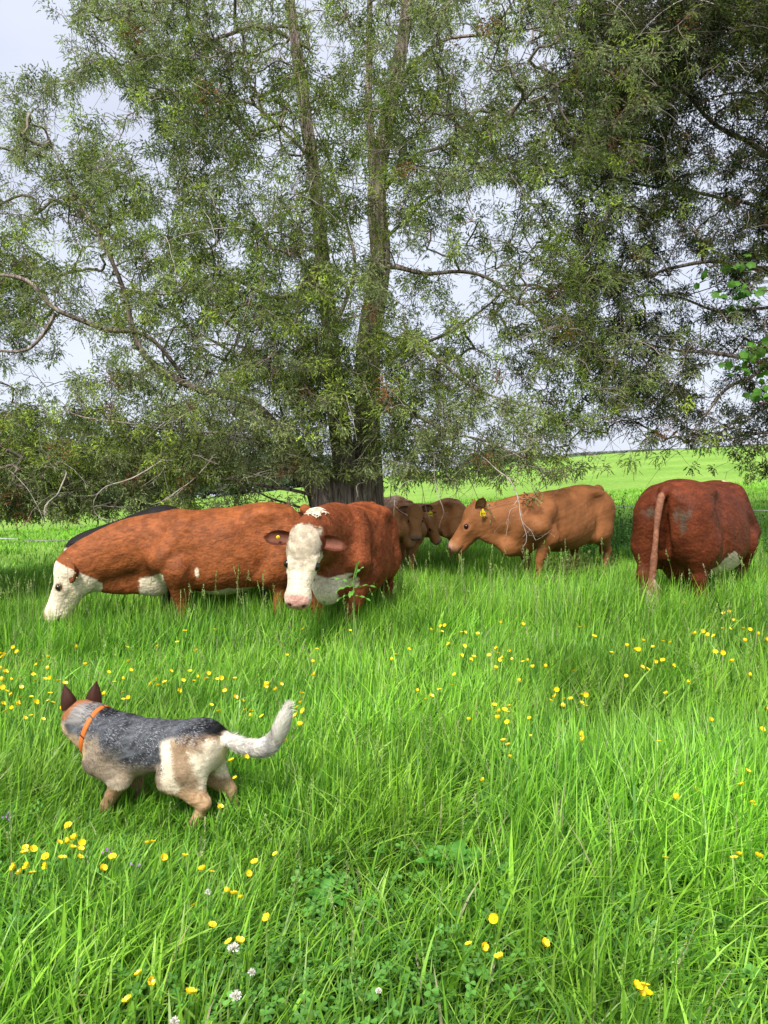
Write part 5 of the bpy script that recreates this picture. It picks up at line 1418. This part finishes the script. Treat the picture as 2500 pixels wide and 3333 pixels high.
def build_plants():
    r = np.random.default_rng(5)
    # dock weed standing in front of the white-faced cow
    p = at(1150, 1990, 5.75); g = float(terrain(p[0], p[1]))
    root = empty('dock_weed', (p[0], p[1], g)); off = np.array(root.location)
    tag(root, 'tall weed with narrow wavy leaves standing in front of the curly faced cow', 'weed')
    T = Tubes(); s = catmull([off, at(1152, 1960, 5.75), at(1150, 1890, 5.75), at(1160, 1845, 5.75)], 12); T.add(s, np.linspace(.007, .003, 12), 5, (.20, .36, .08)); T.build('stem', M_HERB, root, off)
    for (a, b), (e, f), W in (((1150, 1905), (1078, 1898), .04), ((1150, 1910), (1100, 1935), .035), ((1152, 1915), (1222, 1925), .04), ((1150, 1890), (1190, 1852), .03), ((1158, 1870), (1175, 1828), .022), ((1152, 1935), (1105, 1965), .045), ((1152, 1940), (1200, 1965), .04), ((1150, 1925), (1140, 1950), .04)):
        T = newT(); A, B = at(a, b, 5.75), at(e, f, 5.70 + r.uniform(-.1, .1)); L = np.linalg.norm(B - A)
        leaf_strip(T, A - off, B - A, [0, 0, 1.0], L * 1.05, W, r, (.17, .40, .06), droop=.12, wavy=.2)
        flush(T, 'leaf', M_HERB, root)
    # rosettes of broad toothed leaves
    for k, (px, py, n, L, lab) in enumerate([(1480, 2800, 16, .20, 'large rosette of broad toothed leaves in the foreground right of centre'), (1060, 2885, 8, .15, 'small rosette of broad leaves in the foreground near the centre'),
                                             (350, 3010, 6, .13, 'low rosette of round broad leaves at the lower left'), (2200, 2830, 9, .20, 'rosette of broad leaves half hidden in the grass at the lower right'), (1170, 2480, 6, .2, 'leafy rosette in the grass right of the dog')]):
        c = ray_ground(px, py, .12); root = empty('broadleaf_weed', (c[0], c[1], terrain(c[0], c[1]))); tag(root, lab, 'weed')
        for i in range(n):
            T = newT(); a = i / n * 6.28 + r.uniform(-.3, .3); el = r.uniform(.5, 1.3)
            leaf_strip(T, [0, 0, .01], [math.cos(a), math.sin(a), el], [0, 0, 1.0], L * r.uniform(.8, 1.35), L * .30, r, (.105, .33, .042), n=15, droop=.35, wavy=.10, lobed=.16)
            flush(T, 'leaf', M_HERB, root)
    # vetch with paired leaflets and a purple flower
    M_PUR = mat_flat('purple_petals', (.32, .16, .42), .6, .2)
    M_WHT = mat_flat('white_petals', (.72, .68, .60), .7, .2)
    for px, py, fl, lab in ((425, 2830, (440, 2822), 'vetch with paired leaflets and a purple flower in front of the dog'), (350, 2780, (350, 2775), 'purple vetch flower among the buttercups at the lower left'), (25, 2655, (25, 2655), 'purple vetch flower at the left edge')):
        c = ray_ground(px, py, .16); root = empty('vetch', (c[0], c[1], terrain(c[0], c[1]))); tag(root, lab, 'wildflower')
        T = newT()
        for f in range(5):
            a = r.uniform(0, 6.28); d = np.array([math.cos(a), math.sin(a), .9]); b0 = np.array([0, 0, .05])
            for i in range(7):
                q = b0 + d * .016 * (i + 2); sd = np.cross(d, [0, 0, 1.0]); sd /= np.linalg.norm(sd)
                for sg in (1, -1): leaf_strip(T, q, sd * sg + d * .3, [0, 0, 1.0], .026, .009, r, (.13, .33, .06), n=5, droop=.1, wavy=0)
        flush(T, 'leaves', M_HERB, root)
        f3 = ray_ground(*fl, .2) - np.array(root.location)
        V, Tt, n = [], [], 0
        for i in range(12):
            q = f3 + r.normal(0, .006, 3); u = r.normal(0, 1, 3); u /= np.linalg.norm(u); w = np.cross(u, r.normal(0, 1, 3)); w /= np.linalg.norm(w)
            V += [q, q + u * .010 + w * .004, q + u * .012 - w * .004]; Tt.append([n, n + 1, n + 2]); n += 3
        mesh_obj('blossom', V, tris=Tt, mat=M_PUR, parent=root, smooth=False)
        T = Tubes(); T.add(catmull([[0, 0, 0], [0, 0, .1], f3], 8), .0012, 3, (.14, .30, .06)); T.build('stem', M_HERB, root)
    # white clover heads
    for px, py, rad, lab in ((677, 2905, .010, 'small white clover head near the middle of the lower left'), (760, 3088, .016, 'fluffy white clover head just under two buttercups at the lower left'), (819, 3165, .010, 'white clover bud right of and below the fluffy clover head'),
                             (767, 3243, .014, 'white clover head directly below the fluffy one'), (569, 3325, .011, 'white clover head at the bottom edge'), (1232, 3225, .008, 'tiny white clover bud at the bottom centre')):
        c = ray_ground(px, py, .2); root = empty('white_clover', (c[0], c[1], terrain(c[0], c[1]))); tag(root, lab, 'wildflower')
        h = c[2] - root.location[2]
        T = Tubes(); T.add([[0, 0, 0], [.004, 0, h * .5], [0, 0, h]], .0013, 4, (.16, .32, .07)); T.build('stem', M_HERB, root)
        m = 60; u = r.normal(0, 1, (m, 3)); u[:, 2] = np.abs(u[:, 2]) - .3; u /= np.linalg.norm(u, axis=1, keepdims=True)
        w = np.cross(u, r.normal(0, 1, (m, 3))); w /= np.linalg.norm(w, axis=1, keepdims=True); q = np.array([0, 0, h])
        V = np.stack([q + u * rad * .2, q + u * rad * .8 + w * rad * .2, q + u * rad * 1.2, q + u * rad * .8 - w * rad * .2], 1).reshape(-1, 3)
        mesh_obj('blossom', V, quads=np.arange(m * 4).reshape(-1, 4), mat=M_WHT, parent=root, smooth=False)
    # tall dark weeds along the wire at the right, and others behind the cows
    for px, Y, h, sp, lab in ((2060, 12.2, .95, .32, 'tallest leafy weed along the wire, between the steer and the rear view cow'), (2010, 12.8, .7, .3, 'leafy weed just behind the tan steer and its tail'), (2420, 10.6, .75, .35, 'leafy weed beside the right flank of the rear view cow'),
                              (2480, 11.5, .85, .4, 'leafy weed at the right edge below the wire'), (1970, 11.4, .45, .3, 'low weed behind the legs of the tan steer'), (2330, 12.5, .6, .35, 'weed standing behind the back of the rear view cow'),
                              (1600, 8.0, .42, .1, 'thin flowering weed in front of the steer, below its chin'), (2090, 11.0, .6, .3, 'weed close to the left hip of the rear view cow')):
        x = (px - 1250) / FPX * Y; root = empty('tall_weed', (x, Y, terrain(x, Y))); tag(root, lab, 'weed')
        ST = Tubes(); T = newT()
        for k in range(26 if sp > .15 else 3):
            a = r.uniform(0, 6.28); q = r.random() ** .5 * sp; hh = h * r.uniform(.45, 1.0)
            b = np.array([q * math.cos(a) * 1.4, q * math.sin(a), 0]); tp = b + [r.normal(0, .06), r.normal(0, .06), hh]
            P = catmull([b, (b + tp) / 2 + r.normal(0, .02, 3), tp], 8); ST.add(P, np.linspace(.004, .0015, 8), 3, (.10, .22, .05))
            for i in range(2, 8):
                for g in range(3 if sp > .15 else 1):
                    leaf_strip(T, P[i], [r.normal(), r.normal(), .5], [0, 0, 1.0], r.uniform(.04, .09) if sp > .15 else .03, .022 if sp > .15 else .01, r, (.075, .21, .035), n=4, droop=.3, wavy=.05)
        ST.build('stems', M_HERB, root); flush(T, 'leaves', M_HERB, root)
    # cedar seedling by the steer's hind legs
    c = at(1900, 1880, 8.9); root = empty('cedar_seedling', (c[0], c[1], terrain(c[0], c[1]))); tag(root, 'low feathery brownish green seedling in the grass by the legs of the tan steer', 'seedling')
    P = r.normal(0, 1, (40, 3)) * [.22, .14, .07] + [0, 0, .33]; D = P / np.linalg.norm(P, axis=1, keepdims=True)
    T = Tubes()
    for q in P: T.add(catmull([[0, 0, 0], q * .5 + [0, 0, .03], q], 6), np.linspace(.005, .002, 6), 3, (.22, .17, .10))
    T.build('trunk', M_TWIG, root)
    V, C = sprays(P, D, np.tile([.16, .19, .05], (40, 1)), 10, 12, np.full(40, .11), r)
    mesh_obj('crown', V, tris=np.arange(len(V)).reshape(-1, 3), mat=M_LEAF, parent=root, colour=C, smooth=False)
    # thin weed with yellow buds before the grazing cow's cheek
    c = at(222, 2040, 7.0); g = float(terrain(c[0], c[1])); root = empty('budding_weed', (c[0], c[1], g)); off = np.array(root.location)
    tag(root, 'thin upright weed with tiny yellow buds in front of the grazing cow cheek', 'weed')
    T = Tubes(); s = catmull([off, at(222, 1930, 7), at(220, 1820, 7)], 10); T.add(s, np.linspace(.003, .0016, 10), 3, (.30, .33, .08))
    BP = []
    for (a, b) in ((190, 1880), (205, 1925), (250, 1880), (262, 1905), (235, 1935), (220, 1818), (195, 1905), (245, 1865), (270, 1922)):
        e = at(a, b, 7.0 + r.uniform(-.1, .1)); j = min(int((1990 - b) / 18), 9); T.add([s[max(j - 2, 0)], (s[max(j - 2, 0)] + e) / 2 + [0, 0, -.01], e], .0014, 3, (.30, .33, .08)); BP.append(e)
    T.build('stem', M_HERB, root, off)
    mb = mat_flat('yellow_buds', (.62, .50, .06), .6)
    for bp in BP:
        u = r.normal(0, 1, (6, 3)); u /= np.linalg.norm(u, axis=1, keepdims=True); w = np.cross(u, r.normal(0, 1, (6, 3))); w /= np.linalg.norm(w, axis=1, keepdims=True); q = bp - off + u * .001
        mesh_obj('bud', np.stack([q - u * .008, q + w * .006, q + u * .008], 1).reshape(-1, 3), tris=np.arange(18).reshape(-1, 3), mat=mb, parent=root, smooth=False)


def build_buttercups():
    r = np.random.default_rng(77)
    M_PET, n_, l_, b_ = principled('buttercup_petals', .25, .5)
    b_.inputs['Base Color'].default_value = (.92, .66, .012, 1)
    nz = n_.new('ShaderNodeTexNoise'); nz.inputs['Scale'].default_value = 60
    rp = n_.new('ShaderNodeValToRGB'); rp.color_ramp.elements[0].color = (.86, .56, .008, 1); rp.color_ramp.elements[1].color = (.98, .76, .02, 1)
    l_.new(nz.outputs['Fac'], rp.inputs['Fac']); l_.new(rp.outputs['Color'], b_.inputs['Base Color'])
    R6 = '110,212 107,238 140,222 197,255 67,297 88,322 139,323 125,295 207,290 295,120 255,190 280,188 322,175 355,195 312,214 348,222 345,252 268,258 440,308 486,257 640,195 660,188 703,258 797,250 875,308 915,318 1072,325 1100,275 1190,240 1010,415 1040,430 978,404 1156,516 916,548 838,462 990,620 1033,620 602,760 640,795 822,845 552,876 950,38'
    R7 = '1258,3 1592,22 1218,258 1514,258 1535,243 1618,252 478,520 366,630 424,640 500,690 688,628 1087,812 1102,825 1128,808 1133,845'
    R8 = '203,135 218,137 247,117 266,115 250,143 335,145 350,145 405,150 500,105 600,110 845,125 860,118 908,162 30,218 50,242 103,218 32,265 280,195 345,205 330,245 388,250 370,265 456,243 488,215 495,238 517,228 545,228 515,258 548,262 478,298 505,265 600,272 620,268 643,298 693,293 823,312 587,357 305,325 295,376 240,393 200,423 180,436 140,398 500,488 520,482 538,492 476,465 492,518 534,534 365,523 628,515 543,466 537,633 545,683 430,785 516,615 633,592 780,434 805,432 855,415 876,415 853,447 868,466 778,528 745,395 743,420 718,440 773,466 853,620 868,605 853,583 983,232 1047,205 1110,297 1137,305 1047,338 1118,182 1205,186 1237,190 1088,222 1103,222 1162,208 1170,273 1205,267 1245,287 1308,360 1345,153 1378,143 1385,100 1408,82 1428,162 1403,160 1463,130 1493,130 1467,62 1487,58 1510,92 1527,98 1552,130 1578,135 1612,152 1647,175 1560,183 1430,230 1460,235 1505,270 1588,332 1397,330 1408,528 1652,476 1634,563 1348,825 1258,860 1547,806 1571,748 1592,884 1188,617 1283,30 1296,22 1222,412'
    R5 = '28,53 158,184 88,246 13,203 40,210 373,157 433,80 483,60 492,147 490,190 528,178 671,92 705,62 712,104 755,80 790,12 838,133 915,10 869,72 939,72 957,48 1030,25 1021,62 1087,65 1150,58 1137,138 1198,60 1196,180 1252,203 1269,258 1302,265 1292,295 1373,298 1098,270 1050,225 1398,100 1392,112 1464,130 1493,95 1625,155 1628,182 1617,214 1597,244 1634,262 1590,295 1608,355 1518,420 1515,452 1297,497 1266,560 1180,582 1201,688 143,996 1104,876'
    def P(s, ox, oy, k): return [(ox + float(a) / k, oy + float(b) / k) for a, b in (q.split(',') for q in s.split())]
    pts = P(R6, 0, 2600, 1.327) + P(R7, 1250, 2600, 1.327) + P(R8, 1250, 1950, 1.327) + P(R5, 150, 2180, 1.952)
    for _ in range(44): pts.append((abs(r.normal(0, 160)), r.uniform(2100, 2350)))
    for _ in range(16): pts.append((r.uniform(350, 1150), r.uniform(2040, 2210)))
    pts = pts[:298]
    # three source plants
    src = []
    for k in range(3):
        V, Q, n = [], [], 0
        npet = 5
        for p_ in range(npet):
            a = p_ / npet * 6.283; d = np.array([math.cos(a), math.sin(a), 0]); e = np.array([-d[1], d[0], 0])
            cup = (.7, 1.1, .4)[k]
            for t, w in ((.12, .22), (.55, .62), (.9, .62), (1.08, .35)):
                for s in (-1, 0, 1): V.append(d * t + e * w * s + np.array([0, 0, 1.0]) * (cup * t * t + (.12 if s else 0)))
            for i in range(3):
                for s in range(2): Q.append([n + i * 3 + s, n + i * 3 + s + 1, n + i * 3 + s + 4, n + i * 3 + s + 3])
            n += 12
        V = np.array(V) * .0115
        tilt = Matrix.Rotation((.5, .9, -.3)[k], 3, 'X')
        V = V @ np.array(tilt).T
        T = Tubes(); T.add([[0, 0, -.30], [.008, .004, -.15], [0, 0, 0]], .0011, 3, (.14, .32, .06))
        st = T.build('buttercup', M_HERB)
        bl = mesh_obj('blossom', V, quads=Q, mat=M_PET, parent=st, smooth=False)
        u = np.random.default_rng(k).normal(0, .0022, (16, 3)) + np.array(tilt @ Vector((0, 0, .003)))
        mesh_obj('stamens', np.stack([u, u + [.002, 0, .001], u + [0, .001, .003]], 1).reshape(-1, 3), tris=np.arange(48).reshape(-1, 3), mat=M_HERB, parent=bl, colour=np.tile([.45, .42, .03], (48, 1)), smooth=False)
        src.append((st, bl))
    def region(px, py):
        if py > 2600 and px < 650: return 'yellow buttercup in the foreground at the lower left, in front of the dog'
        if py > 2600 and px < 1250: return 'yellow buttercup in the foreground grass at the bottom centre, right of the dog paws'
        if py > 2600: return 'yellow buttercup in the foreground grass at the lower right'
        if px < 480: return 'yellow buttercup in the thick scatter at the left, around the dog head'
        if px < 1000: return 'yellow buttercup in the grass behind the back and tail of the dog'
        if px < 1550: return 'yellow buttercup in the middle of the meadow in front of the curly faced cow'
        if px < 2150: return 'yellow buttercup in the meadow in front of the tan steer'
        return 'yellow buttercup in the meadow at the right, in front of the rear view cow'
    used = [False] * 3
    for i, (px, py) in enumerate(pts):
        h = r.uniform(.24, .34) if py > 2500 else r.uniform(.30, .40)
        c = ray_ground(px, py, h); k = int(r.integers(0, 3)); st, bl = src[k]
        if used[k]:
            o = st.copy(); col.objects.link(o)
            b = bl.copy(); b.parent = o; col.objects.link(b)
            if c[1] < 3.2:
                for ch in bl.children:
                    d = ch.copy(); d.parent = b; col.objects.link(d)
        else: o = st; used[k] = True
        s = r.uniform(.75, 1.1) * (1 + .11 * max(c[1] - 3, 0))
        o.location = [float(q) for q in c]; o.rotation_euler = (r.normal(0, .22), r.normal(0, .22), r.uniform(0, 6.28)); o.scale = (s, s, s)
        lab = region(px, py); tag(o, lab, 'buttercup', lab.replace('yellow buttercup', 'buttercups'))

def build_wire():
    T = Tubes()
    P = [at(-400, 1752, 14.0), at(0, 1753, 14.2), at(250, 1757, 14.4), at(1250, 1712, 15.0), at(2050, 1648, 14.2), at(2480, 1662, 12.6), at(2800, 1670, 12.0)]
    T.add(catmull(P, 50), .0075, 5, (.8, .8, .78))
    tag(T.build('fence_wire', mat_attr('white_wire', rough=.5, var=.05)), 'thin white electric fence wire running across the field behind the cows', 'fence wire')
build_grass()
build_plants()
build_buttercups()
build_wire()
